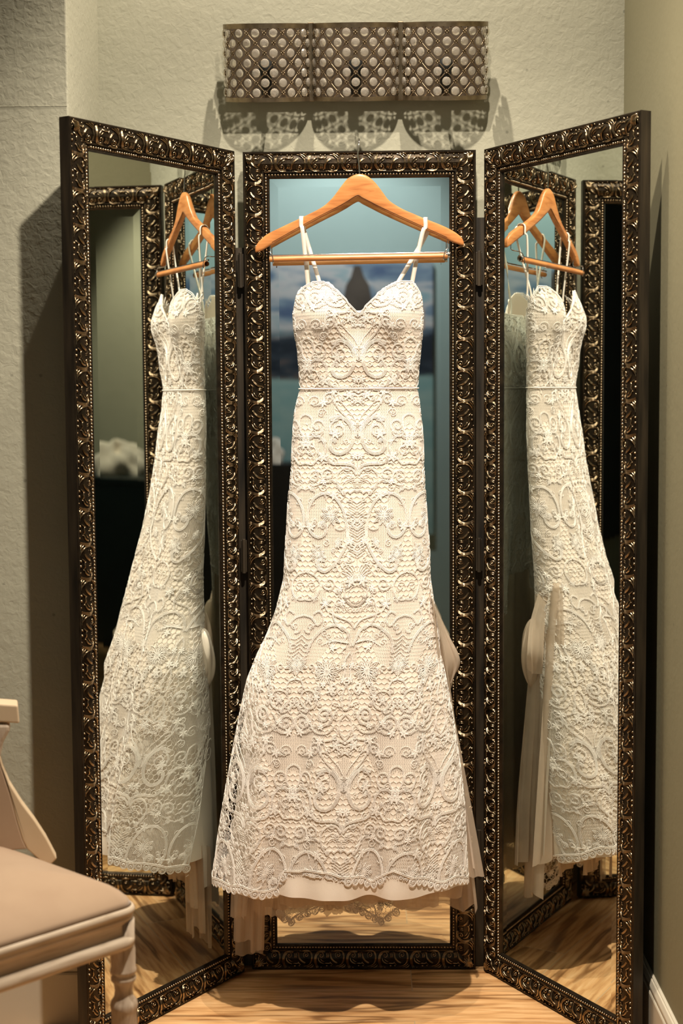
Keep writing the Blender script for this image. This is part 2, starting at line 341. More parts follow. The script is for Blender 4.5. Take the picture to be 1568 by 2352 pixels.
# ------------------------------------------------------------------ trifold mirror
PH, PW, FB = 1.80, 0.4988, 0.0566
def prof_w(u):
    xs = [0, .0015, .004, .008, .016, .026, .036, .0395, .041, .0445, .0455, .052, .0535, .0566]
    ws = [-.002, 0, 0, -.003, .001, .002, -.002, -.005, -.002, -.002, -.006, -.006, -.004, -.009]
    return np.interp(u, xs, ws)
kq = 0.000127
def motif():
    """one repeat of the relief: list of (points (u, s) metres, n parallels, radius)"""
    S = []
    def a(P, n=1, r=.0011, sp=.0018, st=.002): S.append((smooth_line(np.array(P, float)*kq, step=st), n, r, sp))
    def sp(cx, cy, r0, r1, a0, t, sg=1, n=1, r=.0010): S.append((spiral(cx*kq, cy*kq, r0*kq, r1*kq, a0, t, sg, 20), n, r, .0018))
    a([(5, 32), (75, 2), (165, -10), (240, 10), (285, 60), (292, 120), (285, 165)], 3, .0009)
    sp(232, 95, 56, 12, -1.6, 1.3)
    a([(85, 135), (105, 90), (140, 55), (190, 42)], 1, .0016)
    a([(120, 150), (140, 110), (170, 85)], 1, .0010)
    a([(190, 188), (225, 196), (265, 185)], 1, .0012); a([(192, 213), (228, 222), (270, 212)], 1, .0012)
    a([(98, 372), (135, 315), (200, 268), (270, 255)], 2, .0010)
    sp(240, 392, 54, 10, -2.6, 1.4, 1)
    a([(292, 310), (312, 380), (298, 450), (240, 488), (160, 488), (100, 470)], 2, .0010)
    a([(28, 350), (42, 405), (85, 455), (130, 475)], 1, .0014)
    a([(18, 400), (35, 452), (80, 500)], 1, .0013); a([(10, 450), (25, 495), (60, 522)], 1, .0012)
    a([(80, 150), (95, 175), (90, 230), (110, 260)], 1, .0013)
    a([(60, 300), (85, 270), (120, 250)], 1, .0010)
    for (x, y, r) in ((38, 190, 18), (40, 268, 16), (80, 130, 10), (20, 505, 8), (275, 238, 8), (232, 95, 12), (240, 392, 12), (15, 90, 10), (305, 285, 8)):
        S.append((np.array([(x, y)], float)*kq, 0, r*kq, 0))
    return S
MOT = motif(); REP = 530*kq
def sphere_pts(r, seg=6, rings=3):
    V = []; 
    for i in range(1, rings+1):
        ph = (pi/2)*i/rings
        for j in range(seg): V.append((r*sin(ph)*cos(2*pi*j/seg), r*sin(ph)*sin(2*pi*j/seg), r*cos(ph)))
    V = np.array(V+[(0, 0, r)]); F = []
    top = len(V)-1
    for j in range(seg): F.append((top, j, (j+1) % seg, top))
    for i in range(rings-1):
        for j in range(seg):
            F.append((i*seg+j, (i+1)*seg+j, (i+1)*seg+(j+1) % seg, i*seg+(j+1) % seg))
    return V, F
class Balls:
    def __init__(s, seg=7, rings=3): s.P = []; s.seg = seg; s.rings = rings
    def add(s, c, r): s.P.append((*c, r))
    def arrays(s, base=0):
        U, F = sphere_pts(1.0, s.seg, s.rings); A = np.array(s.P)
        V = A[:, None, :3]+U[None]*A[:, None, 3:4]
        tri = [f[:3] for f in F if f[0] == f[3]]; quad = [f for f in F if f[0] != f[3]]
        tri = np.array([(a, b, c) for a, b, c in tri]+[x for q in quad for x in ((q[0], q[1], q[2]), (q[0], q[2], q[3]))])
        Fa = (tri[None]+(np.arange(len(A))*len(U))[:, None, None]).reshape(-1, 3)
        return V.reshape(-1, 3), Fa+base
def rails():
    """four rails: origin, along dir, inward dir (u measured inwards), length"""
    return [((0, 0), (0, 1), (1, 0), PH), ((PW, 0), (0, 1), (-1, 0), PH), ((0, PH), (1, 0), (0, -1), PW), ((0, 0), (1, 0), (0, 1), PW)]
def make_panel_meshes():
    # base moulding: loops of mitred profile
    us = [0, 0, .0015, .004, .008, .016, .026, .036, .0395, .041, .0445, .0455, .052, .0535, .0566, .0566]
    ws = [-.026, -.002]+[float(prof_w(u)) for u in us[2:-1]]+[-.0115]
    V = []
    for u, w in zip(us, ws):
        for (x, y) in ((u, u), (PW-u, u), (PW-u, PH-u), (u, PH-u)): V.append((x, -w, y))
    F = []
    for i in range(len(us)-1):
        for j in range(4):
            F.append((4*i+j, 4*i+(j+1) % 4, 4*(i+1)+(j+1) % 4, 4*(i+1)+j))
    F.append((3, 2, 1, 0))
    base = mk('panel_frame', V, F, False)
    # relief
    T = Tubes(5); Bm = Balls(7, 3)
    for (o, d, inn, Ln) in rails():
        n = int(round((Ln)/REP)); rep = Ln/n
        for i in range(n):
            flip = (d == (1, 0))
            for (P, m, r, sp) in MOT:
                if m == 0:
                    u, s = P[0]; u += .0035; s = s+i*rep
                    if not (u+r < s < Ln-u-r): continue
                    x, y = o[0]+d[0]*s+inn[0]*u, o[1]+d[1]*s+inn[1]*u
                    Bm.add((x, -(prof_w(u)+.0006), y), r*1.15); continue
                for q in range(m):
                    Q = offset2(P, (q-(m-1)/2)*sp); u = Q[:, 0]+.0035; s = Q[:, 1]+i*rep
                    ok = (s > u+.0012) & (s < Ln-u-.0012) & (u > .002)
                    if ok.sum() < 3: continue
                    u, s = u[ok], s[ok]
                    X = o[0]+d[0]*s+inn[0]*u; Y = o[1]+d[1]*s+inn[1]*u
                    L = len(u); tt = np.linspace(0, 1, L)
                    rr = 0.85*r*(0.55+0.75*np.sin(pi*np.clip(tt*0.9+.05, 0, 1)))
                    w = prof_w(u)+.0009+.0008*np.sin(pi*tt)
                    T.add(np.stack([X, -w, Y], -1), (0, -1, 0), rr, flat=1.25)
        # corner leaf
    for (cx, cy, sx, sy) in ((0, 0, 1, 1), (PW, 0, -1, 1), (PW, PH, -1, -1), (0, PH, 1, -1)):
        for k in range(-3, 4):
            a = pi/4+k*0.17; P = np.array([(cx+sx*(.006+ (.030-.003*abs(k))*t*cos(a)), -(prof_w(.006+.03*t)+.002), cy+sy*(.006+(.030-.003*abs(k))*t*sin(a))) for t in np.linspace(0, 1, 7)])
            T.add(P, (0, -1, 0), np.array([.0006, .0012, .0015, .0016, .0015, .0011, .0005]))
    v1, f1 = np.concatenate(T.V), np.concatenate(T.F)
    v2, f2 = Bm.arrays(0)
    # quads + tris in one mesh: turn quads to tris
    f1 = np.vstack([f1[:, [0, 1, 2]], f1[:, [0, 2, 3]]])
    rel = mk('relief_ornament', np.vstack([v1, v2*1.0]), np.vstack([f1, f2+len(v1)]))
    Bd = Balls(8, 3); pitch = .0066
    for (o, d, inn, Ln) in rails():
        u = .0488; n = int((Ln-2*u)/pitch)
        for i in range(n+1):
            s = u+(Ln-2*u)*i/n
            Bd.add((o[0]+d[0]*s+inn[0]*u, .0058, o[1]+d[1]*s+inn[1]*u), .0029)
    v, f = Bd.arrays()
    # hemisphere domes point along +z in local sphere space: swap so they face -y
    return base, rel, (v, f)
_U, _F = sphere_pts(1.0)
def _swap(Ucls):
    return Ucls
# balls must face -y in panel space: patch sphere generator output (x, y, z) -> (x, -z, y)
_old = sphere_pts
def sphere_pts(r, seg=6, rings=3):
    V, F = _old(r, seg, rings); return np.stack([V[:, 0], -V[:, 2], V[:, 1]], -1), F
base_me, relief_me, (bv, bf) = make_panel_meshes()
bead_me = mk('bead_trim', bv, bf)
base_me.materials.append(M['frame']); base_me.materials.append(M['frameside'])
for p in base_me.polygons:
    if p.index < 4 or len(p.vertices) == 4 and p.index == len(base_me.polygons)-1: p.material_index = 1
relief_me.materials.append(M['relief']); bead_me.materials.append(M['bead'])
def glass_me():
    b0, b1 = FB-.001, FB+.018; y0, y1 = .01000, .00982
    V = [(b0, y0, b0), (PW-b0, y0, b0), (PW-b0, y0, PH-b0), (b0, y0, PH-b0), (b1, y1, b1), (PW-b1, y1, b1), (PW-b1, y1, PH-b1), (b1, y1, PH-b1)]
    V += [(x, .014, z) for (x, y, z) in V[:4]]
    F = [(4, 5, 6, 7), (0, 1, 5, 4), (1, 2, 6, 5), (2, 3, 7, 6), (3, 0, 4, 7), (0, 8, 9, 1), (1, 9, 10, 2), (2, 10, 11, 3), (3, 11, 8, 0), (11, 10, 9, 8)]
    return mk('mirror_glass', V, F, False)
gl_me = glass_me(); gl_me.materials.append(M['mirror'])
trifold = empty('trifold_mirror', (0, 0, 0))
tag(trifold, 'tall three-panel folding mirror with ornate dark bronze scrollwork frames behind the wedding dress', 'mirror')
LX, LY, LA = -0.2649, -0.0123, 0.9974
RX, RY, RA = 0.2658, -0.0033, 1.0363
def panel(loc, rz):
    f = bpy.data.objects.new('panel_frame', base_me); COL.objects.link(f); f.parent = trifold; f.location = loc; f.rotation_euler = (0, 0, rz)
    for nm, me in (('relief_ornament', relief_me), ('bead_trim', bead_me), ('mirror_glass', gl_me)):
        c = bpy.data.objects.new(nm, me); COL.objects.link(c); c.parent = f
panel((-PW/2, 0, 0.001), 0)
panel((LX-PW*cos(LA), LY-PW*sin(LA), 0.001), LA)
panel((RX, RY, 0.001), -RA)
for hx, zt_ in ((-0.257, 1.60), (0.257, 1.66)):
    box('gap_shade_strip', (hx-.012, .020, .002), (hx+.012, .0225, zt_), M['frameside'], trifold)  # added dark strip behind each panel gap, its colour stands in for shade
for hx in (-0.257, 0.257):
    for hz in (1.55, 0.93, 0.28):
        bm = bmesh.new()
        bmesh.ops.create_cone(bm, cap_ends=True, segments=14, radius1=.0042, radius2=.0042, depth=.075, matrix=Matrix.Translation((hx, .004, hz)))
        box_bm(bm, (hx, .008, hz), (.014, .0015, .07))
        bm_obj('hinge', bm, M['frameside'], trifold, .0005)

# ------------------------------------------------------------------ wall sconce
def sconce():
    root = empty('wall_sconce', (0, WB-.019, 1.9955)); root.rotation_euler = (radians(12.5), 0, 0); tag(root, 'three-drum bronze wall sconce with lattice shades of round crystals above the mirror', 'wall lamp')
    def W(px, py): return at(px, py, 0.0)
    zt, zb = 2.062-1.982, 1.904-1.982
    xl, xr = -0.285, 0.272
    d0 = -0.030   # backplate front (local y)
    box('backplate', (xl+.004, -0.026, zb+.003), (xr-.004, -0.012, zt-.004), M['sconce_plate'], root, .002)
    for sx in (xl+.06, (xl+xr)/2, xr-.06):
        box('wall_mount', (sx-.02, -0.013, -.02), (sx+.02, 0.0, .02), M['sconce_plate'], root)
    cs = [(-0.2855, -0.106), (-0.096, 0.084), (0.095, 0.273)]
    # strips between the drums
    for x in (-0.101, 0.0895):
        box('divider_strip', (x-.006, -0.040, zb-.001), (x+.006, -0.026, zt+.002), M['sconce'], root, .001)
    ncry = 0; rest = []; rad_d = 0.078
    U, Fz = None, None
    # faceted crystal mesh, facing -y
    def crystal_mesh(r=.0092):
        V = []; F = []; k = 12; prof = [(1.0, 0), (0.86, .30), (0.45, .46)]
        for s in (-1, 1):
            for (q, h) in prof[(0 if s == -1 else 1):]:
                for j in range(k): V.append((r*q*cos(2*pi*j/k), s*r*h, r*q*sin(2*pi*j/k)))
        a, b, c, d, e = [list(range(i*k, (i+1)*k)) for i in range(5)]
        def band(p, q): return [(p[j], p[(j+1) % k], q[(j+1) % k], q[j]) for j in range(k)]
        F += band(a, b)+band(b, c)+[tuple(c)]+band(d, a)+band(e, d)+[tuple(reversed(e))]
        me = mk('crystal', V, F, False); me.materials.append(M['crystal']); return me
    cme = crystal_mesh()
    loose_V, loose_F = [], []
    cv = np.array([v.co for v in cme.vertices]); cf = [tuple(p.vertices) for p in cme.polygons]
    for (x0, x1) in cs:
        xc, a = (x0+x1)/2, (x1-x0)/2
        def P(th, z, off=0.0):   # th 0..pi across the half drum
            return np.array([xc-(a+off)*cos(th), -0.028-(rad_d+off)*sin(th), z])
        # arc length table
        ths = np.linspace(0, pi, 400); pts = np.array([P(t, 0) for t in ths]); sl = np.r_[0, np.cumsum(np.linalg.norm(np.diff(pts, axis=0), axis=1))]
        LT = sl[-1]; th_of = lambda s: np.interp(s, sl, ths)
        # rims
        rim = []
        V = []; n = 49
        for t in np.linspace(0, pi, n):
            for (off, z) in ((-.001, 0), (.0022, 0), (.0022, 1), (-.001, 1)): V.append((t, off, z))
        def rimmesh(zl, zh):
            VV = [tuple(P(t, zl if z == 0 else zh, off)) for (t, off, z) in V]; F = []
            for i in range(n-1):
                for j in range(4): F.append((4*i+j, 4*i+(j+1) % 4, 4*i+4+(j+1) % 4, 4*i+4+j))
            F += [(0, 1, 2, 3), (4*n-1, 4*n-2, 4*n-3, 4*n-4)]; return VV, F
        va, fa = rimmesh(zt-.010, zt); vb, fb = rimmesh(zb, zb+.009)
        shade = bpy.data.objects.new('drum_shade', bpy.data.meshes.new('drum_shade')); COL.objects.link(shade); shade.parent = root
        link('shade_ring', mk('shade_ring', va, fa, False), M['sconce'], shade); link('shade_ring', mk('shade_ring', vb, fb, False), M['sconce'], shade)
        # lattice
        T = Tubes(4); B = Balls(6, 3); cols = 7; dx = LT/(cols*2); rows = 7; z_top = zt-.0195; dz = (z_top-(zb+.019))/(rows-1)
        def lat(i, z): th = th_of(i*dx); return P(th, z)
        def nrm(i): th = th_of(min(max(i*dx, 0), LT)); return np.array([-cos(th), -sin(th), 0])
        for r in range(-1, rows+1):
            z0 = z_top-r*dz
            for i in range(0, cols*2):
                if (i+r) % 2 == 0: continue
                # crossing at (i, row r) : struts to (i±1, r±1)
                for di in (-1, 1):
                    for dr in (1,):
                        j = i+di
                        if j < 0 or j > cols*2: continue
                        zz0 = min(z0, zt-.009); zz1 = max(z_top-(r+dr)*dz, zb+.007)
                        if zz0 <= zz1: continue
                        f0 = (z0-zz0)/dz; 
                        Q = np.array([P(th_of((i+di*t)*dx), z0-dz*t) for t in np.linspace(0, 1, 5)])
                        Q[:, 2] = np.clip(Q[:, 2], zb+.007, zt-.008)
                        T.add(Q, nrm(i+di*.5), .0015, flat=.5)
                if 0 <= r < rows:
                    c = P(th_of(i*dx), z0, .0015)
                    for (ex, ez) in ((.003, 0), (-.003, 0), (0, .003), (0, -.003)):
                        th = th_of(i*dx); B.add(c+np.array([ex*sin(th), -ex*cos(th)*0.8, ez]), .0019)
        shade.data = mk('drum_shade', np.concatenate(T.V), np.concatenate(T.F)); shade.data.materials.append(M['sconce'])
        v, f = B.arrays(); link('lattice_studs', mk('lattice_studs', v, f), M['sconce'], shade)
        for r in range(rows):
            for i in range(0, cols*2+1):
                if (i+r) % 2: continue
                th = th_of(min(max(i*dx, .004), LT-.004)); c = P(th, z_top-r*dz, .0005); rz = th-pi/2
                key = abs(th-pi/2)
                rest.append((key, tuple(c), rz, shade))
        lathe('lamp_socket', [(0, -.03), (.011, -.03), (.011, .008), (.016, .02), (.014, .038), (0, .046)], M['black'], root, 16, (xc, -.062, -.035))
        box('socket_arm', (xc-.004, -.062, -.070), (xc+.004, -.02, -.062), M['sconce'], root)
    rest.sort(key=lambda q: q[0])
    for q in rest[:96]:
        o = bpy.data.objects.new('crystal', cme); COL.objects.link(o); o.parent = q[3]; o.location = q[1]; o.rotation_euler = (0, 0, q[2])
    Vs, Fs = [], []
    for q in rest[96:]:
        c, s = cos(q[2]), sin(q[2]); b = len(Vs)
        for v in cv: Vs.append((q[1][0]+c*v[0]-s*v[1], q[1][1]+s*v[0]+c*v[1], q[1][2]+v[2]))
        Fs += [tuple(i+b for i in f) for f in cf]
    o = link('crystal', mk('crystal_rest', Vs, Fs, False), M['crystal'], root); o['kind'] = 'stuff'
sconce()

# ------------------------------------------------------------------ hanger
def hanger():
    root = empty('clothes_hanger', (0.02, -0.045, 1.70)); tag(root, 'wooden clothes hanger with a trouser bar hooked over the middle mirror frame', 'hanger')
    YH = -0.030
    up = [(65, 680), (70, 650), (95, 610), (150, 565), (240, 522), (330, 480), (420, 438), (500, 395), (560, 340), (620, 260), (660, 215), (720, 190), (775, 200), (830, 245), (880, 310), (920, 360), (1000, 410), (1070, 440), (1140, 470), (1220, 500), (1290, 530), (1350, 565), (1385, 600), (1393, 635)]
    lo = [(68, 683), (90, 680), (110, 672), (160, 642), (250, 592), (350, 537), (430, 494), (520, 447), (590, 412), (650, 378), (690, 352), (722, 338), (745, 352), (800, 380), (850, 406), (900, 430), (1000, 476), (1060, 503), (1120, 530), (1200, 565), (1280, 600), (1330, 622), (1370, 636), (1392, 638)]
    def Wp(c): return at(560+c[0]/2.751, 330+c[1]/2.751, YH)
    U = smooth_line(np.array([Wp(c) for c in up]), n=4); Lo = smooth_line(np.array([Wp(c) for c in lo]), n=4)
    xs = np.linspace(max(U[0, 0], Lo[0, 0])+.0005, min(U[-1, 0], Lo[-1, 0])-.0005, 150)
    zu = np.interp(xs, U[:, 0], U[:, 2]); zl = np.interp(xs, Lo[:, 0], Lo[:, 2]); xm = xs[75]
    yb = YH + 0.012*(np.abs(xs-xm)/.22)**1.6 + .004
    th = 0.0065
    # rounded section, 16 points
    ang = np.linspace(0, 2*pi, 20, endpoint=False)
    sx = np.sign(np.cos(ang))*np.abs(np.cos(ang))**0.45; sz = np.sign(np.sin(ang))*np.abs(np.sin(ang))**0.45
    hz = (zu-zl)/2; cz = (zu+zl)/2
    P = np.stack([np.repeat(xs[:, None], 20, 1), yb[:, None]+th*sx[None], cz[:, None]+hz[:, None]*sz[None]], -1)
    idx = np.arange(P.shape[0]*20).reshape(-1, 20)
    F = np.stack([idx[:-1], idx[1:], np.roll(idx[1:], -1, 1), np.roll(idx[:-1], -1, 1)], -1).reshape(-1, 4).tolist()
    F += [list(range(20)), list(range(len(idx)*20-20, len(idx)*20))[::-1]]
    link('shoulder_bar', mk('shoulder_bar', P.reshape(-1, 3), F), M['hanger'], root)
    # groove line near the lower edge on the front face
    T = Tubes(4); m = slice(12, 138)
    T.add(np.stack([xs[m], yb[m]-th*.97, zl[m]+.0042], -1), (0, -1, 0), .00055)
    T.build('groove', M['hanger_dark'], root)
    def arm_y(x): return float(np.interp(x, xs, yb))
    # trouser bar
    a = at(619, 596, YH-.006); b = at(1027, 588, YH-.006); a[1] = b[1] = YH-.008
    T = Tubes(16); t = np.linspace(0, 1, 12)[:, None]
    T.add(a*(1-t)+b*t, (0, 0, 1), .0056); T.build('trouser_bar', M['hanger'], root)
    T = Tubes(10); up_ = np.array([0, .004, .0082]); T.add((a+up_)*(1-t)+(b+up_)*t, (0, 0, 1), .0017); T.build('clamp_rod', M['chrome'], root)
    for (e, px, sgn) in ((a, 618, -1), (b, 1028, 1)):
        top = np.array([e[0]+(.0 if sgn < 0 else .002), arm_y(e[0]), np.interp(e[0], xs, zl)+.004])
        T = Tubes(8); Q = smooth_line(np.array([top, top+[0, 0, -.018], e+[sgn*.001, 0, .016], e+[sgn*-.006, -.004, .008], e+[sgn*-.008, -.006, -.004], e+[sgn*-.008, -.004, -.009]]), n=6)
        T.add(Q, (0, 1, 0), .0011)
        T.build('wire_bracket', M['chrome'], root)
    T = Tubes(8); t = np.linspace(0, 1, 60); T.add(np.stack([b[0]-.004+.010*t, b[1]+.005*np.cos(t*34), b[2]+.002+.006*np.sin(t*34)], -1), (1, 0, 0), .0009); T.build('spring', M['chrome'], root)
    # hook: from the neck up and over the frame top
    nk = at(825, 402, YH); zt = 1.806
    Q = [(nk[0], YH+.004, nk[2]-.012), (nk[0], YH+.004, nk[2]+.010), (nk[0]-.002, YH+.004, nk[2]+.030), (nk[0]-.003, YH+.005, nk[2]+.046), (nk[0]+.000, YH+.012, zt+.012), (nk[0]-.001, .004, zt+.020), (nk[0]-.002, .016, zt+.014), (nk[0]-.002, .031, zt+.002), (nk[0]-.002, .032, zt-.012)]
    T = Tubes(10); T.add(smooth_line(np.array(Q), n=8), (1, 0, 0), .0015); T.build('hook', M['chrome'], root)
    return xs, zu, zl, yb
HX, HZU, HZL, HYB = hanger()
def keep_world(root):
    # children were modelled in world coordinates: undo the root's offset
    for c in root.children: c.matrix_parent_inverse = Matrix.Translation(-root.location)
keep_world(bpy.data.objects['clothes_hanger'])

# ------------------------------------------------------------------ wedding dress: body surface
rows = np.array([
 # py,  xl,  xr,   yc,    bf,   bb
 (630, 705, 945, -.030, .030, .014),
 (650, 694, 956, -.032, .034, .016),
 (680, 681, 967, -.034, .038, .018),
 (720, 673, 971, -.035, .040, .019),
 (760, 675, 970, -.035, .038, .019),
 (800, 683, 966, -.034, .036, .019),
 (850, 687, 961, -.033, .035, .018),
 (892, 689, 958, -.032, .034, .018),
 (950, 676, 965, -.034, .038, .018),
 (1000, 672, 971, -.037, .044, .020),
 (1080, 669, 973, -.042, .050, .023),
 (1150, 662, 977, -.048, .056, .026),
 (1250, 656, 985, -.058, .066, .032),
 (1330, 652, 987, -.069, .076, .038),
(1400, 634, 998, -.079, .084, .044),
 (1450, 616, 1007, -.086, .091, .050),
 (1500, 592, 1010, -.094, .098, .056),
 (1560, 568, 1024, -.103, .106, .063),
 (1613, 556, 1034, -.110, .113, .069),
 (1680, 543, 1045, -.118, .121, .076),
 (1750, 530, 1055, -.126, .130, .083),
 (1837, 514, 1065, -.136, .140, .092),
 (1921, 501, 1069, -.144, .149, .099),
 (2001, 490, 1073, -.150, .157, .105),
 (2060, 489, 1075, -.153, .161, .107),
 (2180, 487, 1077, -.153, .166, .107)], float)
Zr = []; Xl = []; Xr = []
for (py, xl, xr, yc, bf, bb) in rows:
    p = at((xl+xr)/2, py, yc); Zr.append(p[2]); Xl.append(at(xl, py, yc)[0]); Xr.append(at(xr, py, yc)[0])
Zr, Xl, Xr = map(np.array, (Zr, Xl, Xr)); o_ = np.argsort(Zr)
def tab(z, v): return np.interp(z, Zr[o_], np.asarray(v)[o_])
Z_W = float(at(825, 892, -.145)[2])
ZT, ZB = float(Zr.max()), 0.08
NZ, NK = 420, 513
zg = np.linspace(ZB, ZT, NZ); smax = 0.95
ss = np.linspace(-smax, smax, NK)
G = np.zeros((NZ, NK, 3)); PER = np.zeros(NZ)
th = np.linspace(0, 2*pi, 721)     # 0 = back centre, pi = front centre, going left side at pi/2
for i, z in enumerate(zg):
    xl, xr = tab(z, Xl), tab(z, Xr); yc = tab(z, rows[:, 3]); bf = tab(z, rows[:, 4]); bb = tab(z, rows[:, 5])
    a = (xr-xl)/2; xc = (xl+xr)/2; n = 2.3
    s_, c_ = np.sin(th), np.cos(th)
    x = -np.sign(s_)*np.abs(s_)**(2/n)*a
    fy = np.where(c_ < 0, -bf, bb)*np.abs(c_)**(2/n)
    # soft vertical folds, growing toward the hem
    g = np.clip((Z_W-.12-z)/0.9, 0, 1)
    fr = (c_ < 0)
    fold = g*(.0155*np.cos(x*30+1.0+z*3.5*np.sign(x)*np.clip(np.abs(x)*12, 0, 1))+.0085*np.cos(x*61-z*5.0+.4)+.004*np.cos(x*95+2.0+z*6))
    edge = np.clip(1-(np.abs(x)/a)**6, 0, 1)
    bodf = 0.0
    if z > Z_W:
        cup = lambda x0: np.exp(-(((x-x0)/.047)**2+((z-(Z_W+.150))/.050)**2))
        bodf = .020*(cup(.078)+cup(-.078)) - .010*np.exp(-((x/.03)**2+((z-(Z_W+.13))/.05)**2))
        bodf += .006*np.cos(x*60)*np.clip((z-Z_W)/.05, 0, 1)*np.exp(-((z-(Z_W+.06))/.05)**2)
    y = yc+fy-np.where(fr, (fold+bodf)*edge, -fold*.8*edge)
    P = np.stack([xc+x, y, np.full_like(x, z)], -1)
    sl = np.r_[0, np.cumsum(np.linalg.norm(np.diff(P, axis=0), axis=1))]; L = sl[-1]; PER[i] = L
    sf = np.interp(pi, th, sl)
    want = ss+sf
    w2 = np.mod(want, L)
    for k in range(3): G[i, :, k] = np.interp(w2, sl, P[:, k])
DU = np.gradient(G, axis=1); DV = np.gradient(G, axis=0)
NG = np.cross(DU, DV); NG /= np.linalg.norm(NG, axis=2, keepdims=True)+1e-12
mid = NK//2
if NG[NZ//2, mid, 1] > 0: NG = -NG
def _bil(A, s, z):
    fx = np.clip((np.asarray(s)+smax)/(2*smax)*(NK-1), 0, NK-1.001); fz = np.clip((np.asarray(z)-ZB)/(ZT-ZB)*(NZ-1), 0, NZ-1.001)
    ix, iz = fx.astype(int), fz.astype(int); u, v = (fx-ix)[..., None], (fz-iz)[..., None]
    return A[iz, ix]*(1-u)*(1-v)+A[iz, ix+1]*u*(1-v)+A[iz+1, ix]*(1-u)*v+A[iz+1, ix+1]*u*v
def surf(s, z, off=0.0):
    n = _bil(NG, s, z); n /= np.linalg.norm(n, axis=-1, keepdims=True)+1e-12
    return _bil(G, s, z)+n*np.asarray(off)[..., None] if np.ndim(off) else _bil(G, s, z)+n*off, n
def per(z): return np.interp(z, zg, PER)
# front half projected, to turn outline pixels into (s, z)
PG = proj(G); frontmask = (np.abs(ss)[None, :] < PER[:, None]*0.30)
def find(px, py):
    d = (PG[..., 0]-px)**2+(PG[..., 1]-py)**2; d = np.where(frontmask, d, 1e9); i, k = np.unravel_index(np.argmin(d), d.shape)
    return ss[k], zg[i]
neck_px = [(676, 705), (682, 684), (692, 666), (705, 654), (725, 647), (745, 648), (770, 664), (790, 685), (810, 706), (825, 719), (840, 703), (860, 682), (885, 662), (905, 652), (930, 646), (948, 649), (958, 662), (966, 680), (970, 702)]
nk = np.array(sorted(find(*p) for p in smooth_line(np.array(neck_px, float), n=5)))
z_side = nk[0, 1]; z_back = float(at(825, 712, -.04)[2])
def neck(s):
    s = np.asarray(s, float); half = per(z_side)/2
    S = np.r_[-1.0, -half*.75, -half*.6, nk[:, 0], half*.6, half*.75, 1.0]
    Zs = np.r_[z_back, z_back, z_back+.002, nk[:, 1], z_back+.002, z_back, z_back]
    return np.interp(s, S, Zs)
hem_px = [(494, 2012), (508, 2043), (560, 2056), (620, 2062), (638, 2056), (652, 2018), (700, 2014), (760, 2026), (830, 2030), (850, 2040), (900, 2020), (960, 2032), (1000, 2042), (1040, 2030), (1063, 2020)]
hk = np.array(sorted(find(*p) for p in hem_px)); print('hem', hk[:, 1].round(3), 'per', per(.25), 'neck', nk.round(3)[:3])
def hem(s):
    s = np.asarray(s, float); half = float(per(.22))/2
    S = np.r_[-1.0, -half*.93, -half*.84, -half*.79, -half*.76, -half*.57, -half*.535, hk[:, 0], half*.535, half*.57, half*.76, half*.79, half*.86, half*.93, 1.0]
    Zs = np.r_[.150, .150, .122, .155, .86, .86, .235, hk[:, 1], .235, .86, .86, .160, .118, .148, .150]
    return np.interp(s, S, Zs)

# ------------------------------------------------------------------ lace
K = 0.00094
LN, SK = [], []
def s_(P, n=1, r=.00095, sp=.0021, step=5.5): LN.append((smooth_line(P, step=step), n, r, sp))
def sp_(cx, cy, r0, r1=2, a0=0.0, turns=1.5, sg=1, n=1, r=.00095): LN.append((spiral(cx, cy, r0, r1, a0, turns, sg, 22), n, r, .0020))
def fl_(cx, cy, ln, k, a0=0.0, arc=2*pi, wid=.16):
    for i in range(k):
        a = a0+arc*i/k; L = ln*(0.85+.3*((i*7) % 5)/5); c, s = cos(a), sin(a)
        t = np.linspace(0, 1, 6); w = wid*ln*np.sin(pi*t**0.8)
        for sg in (1, -1):
            LN.append((np.stack([cx+c*(L*(.12+.88*t))-s*w*sg, cy+s*(L*(.12+.88*t))+c*w*sg], -1), 1, .0010, 0))
        LN.append((np.array([(cx+c*L*.15, cy+s*L*.15), (cx+c*L*.5, cy+s*L*.5), (cx+c*L*.8, cy+s*L*.8)]), 1, .0011, 0))
    for i in range(5):
        a = 2*pi*i/5; LN.append((circle(cx+2.2*cos(a), cy+2.2*sin(a), 1.3, 6), 1, .0009, 0))
s_([(60, 892), (56, 915), (40, 940), (22, 958), (8, 978), (3, 1000)], 2); s_([(46, 892), (43, 912), (28, 933), (12, 950), (4, 965)], 1)
s_([(62, 962), (40, 956), (22, 966), (11, 985), (11, 1008), (20, 1028), (38, 1038), (54, 1034), (62, 1022), (60, 1010), (52, 1007), (49, 1014)], 4, .0010)
sp_(44, 984, 21, 3, -1.6, 1.6, 1, 2); sp_(26, 1008, 6, 1, 0, 1)
for y in (972, 981, 990, 999): LN.append((circle(0, y, 3.2, 9), 1, .0008, 0))
sp_(66, 915, 17, 2, 2.4, 1.6, 1, 2); sp_(98, 922, 15, 2, 0, 1.5, -1, 1); sp_(80, 948, 12, 2, 3, 1.3, 1, 1); sp_(90, 976, 18, 3, 1, 1.5, 1, 2)
s_([(118, 950), (104, 958), (104, 985), (112, 1000), (118, 1004)], 2)
s_([(118, 1010), (100, 998), (86, 1000), (76, 1012), (73, 1028), (78, 1040), (90, 1036), (88, 1026)], 3)
sp_(104, 1030, 13, 2, 0, 1.5, 1, 1)
s_([(2, 1084), (3, 1072), (12, 1064), (30, 1061), (56, 1060), (67, 1050), (68, 1036)], 3)
s_([(3, 1086), (12, 1073), (28, 1070), (42, 1080), (47, 1096), (42, 1110), (33, 1116)], 2); s_([(8, 1092), (20, 1085), (34, 1092), (38, 1104)], 1)
s_([(10, 1100), (22, 1096), (32, 1106)], 1); sp_(10, 1091, 6, 1, 0, 1.2)
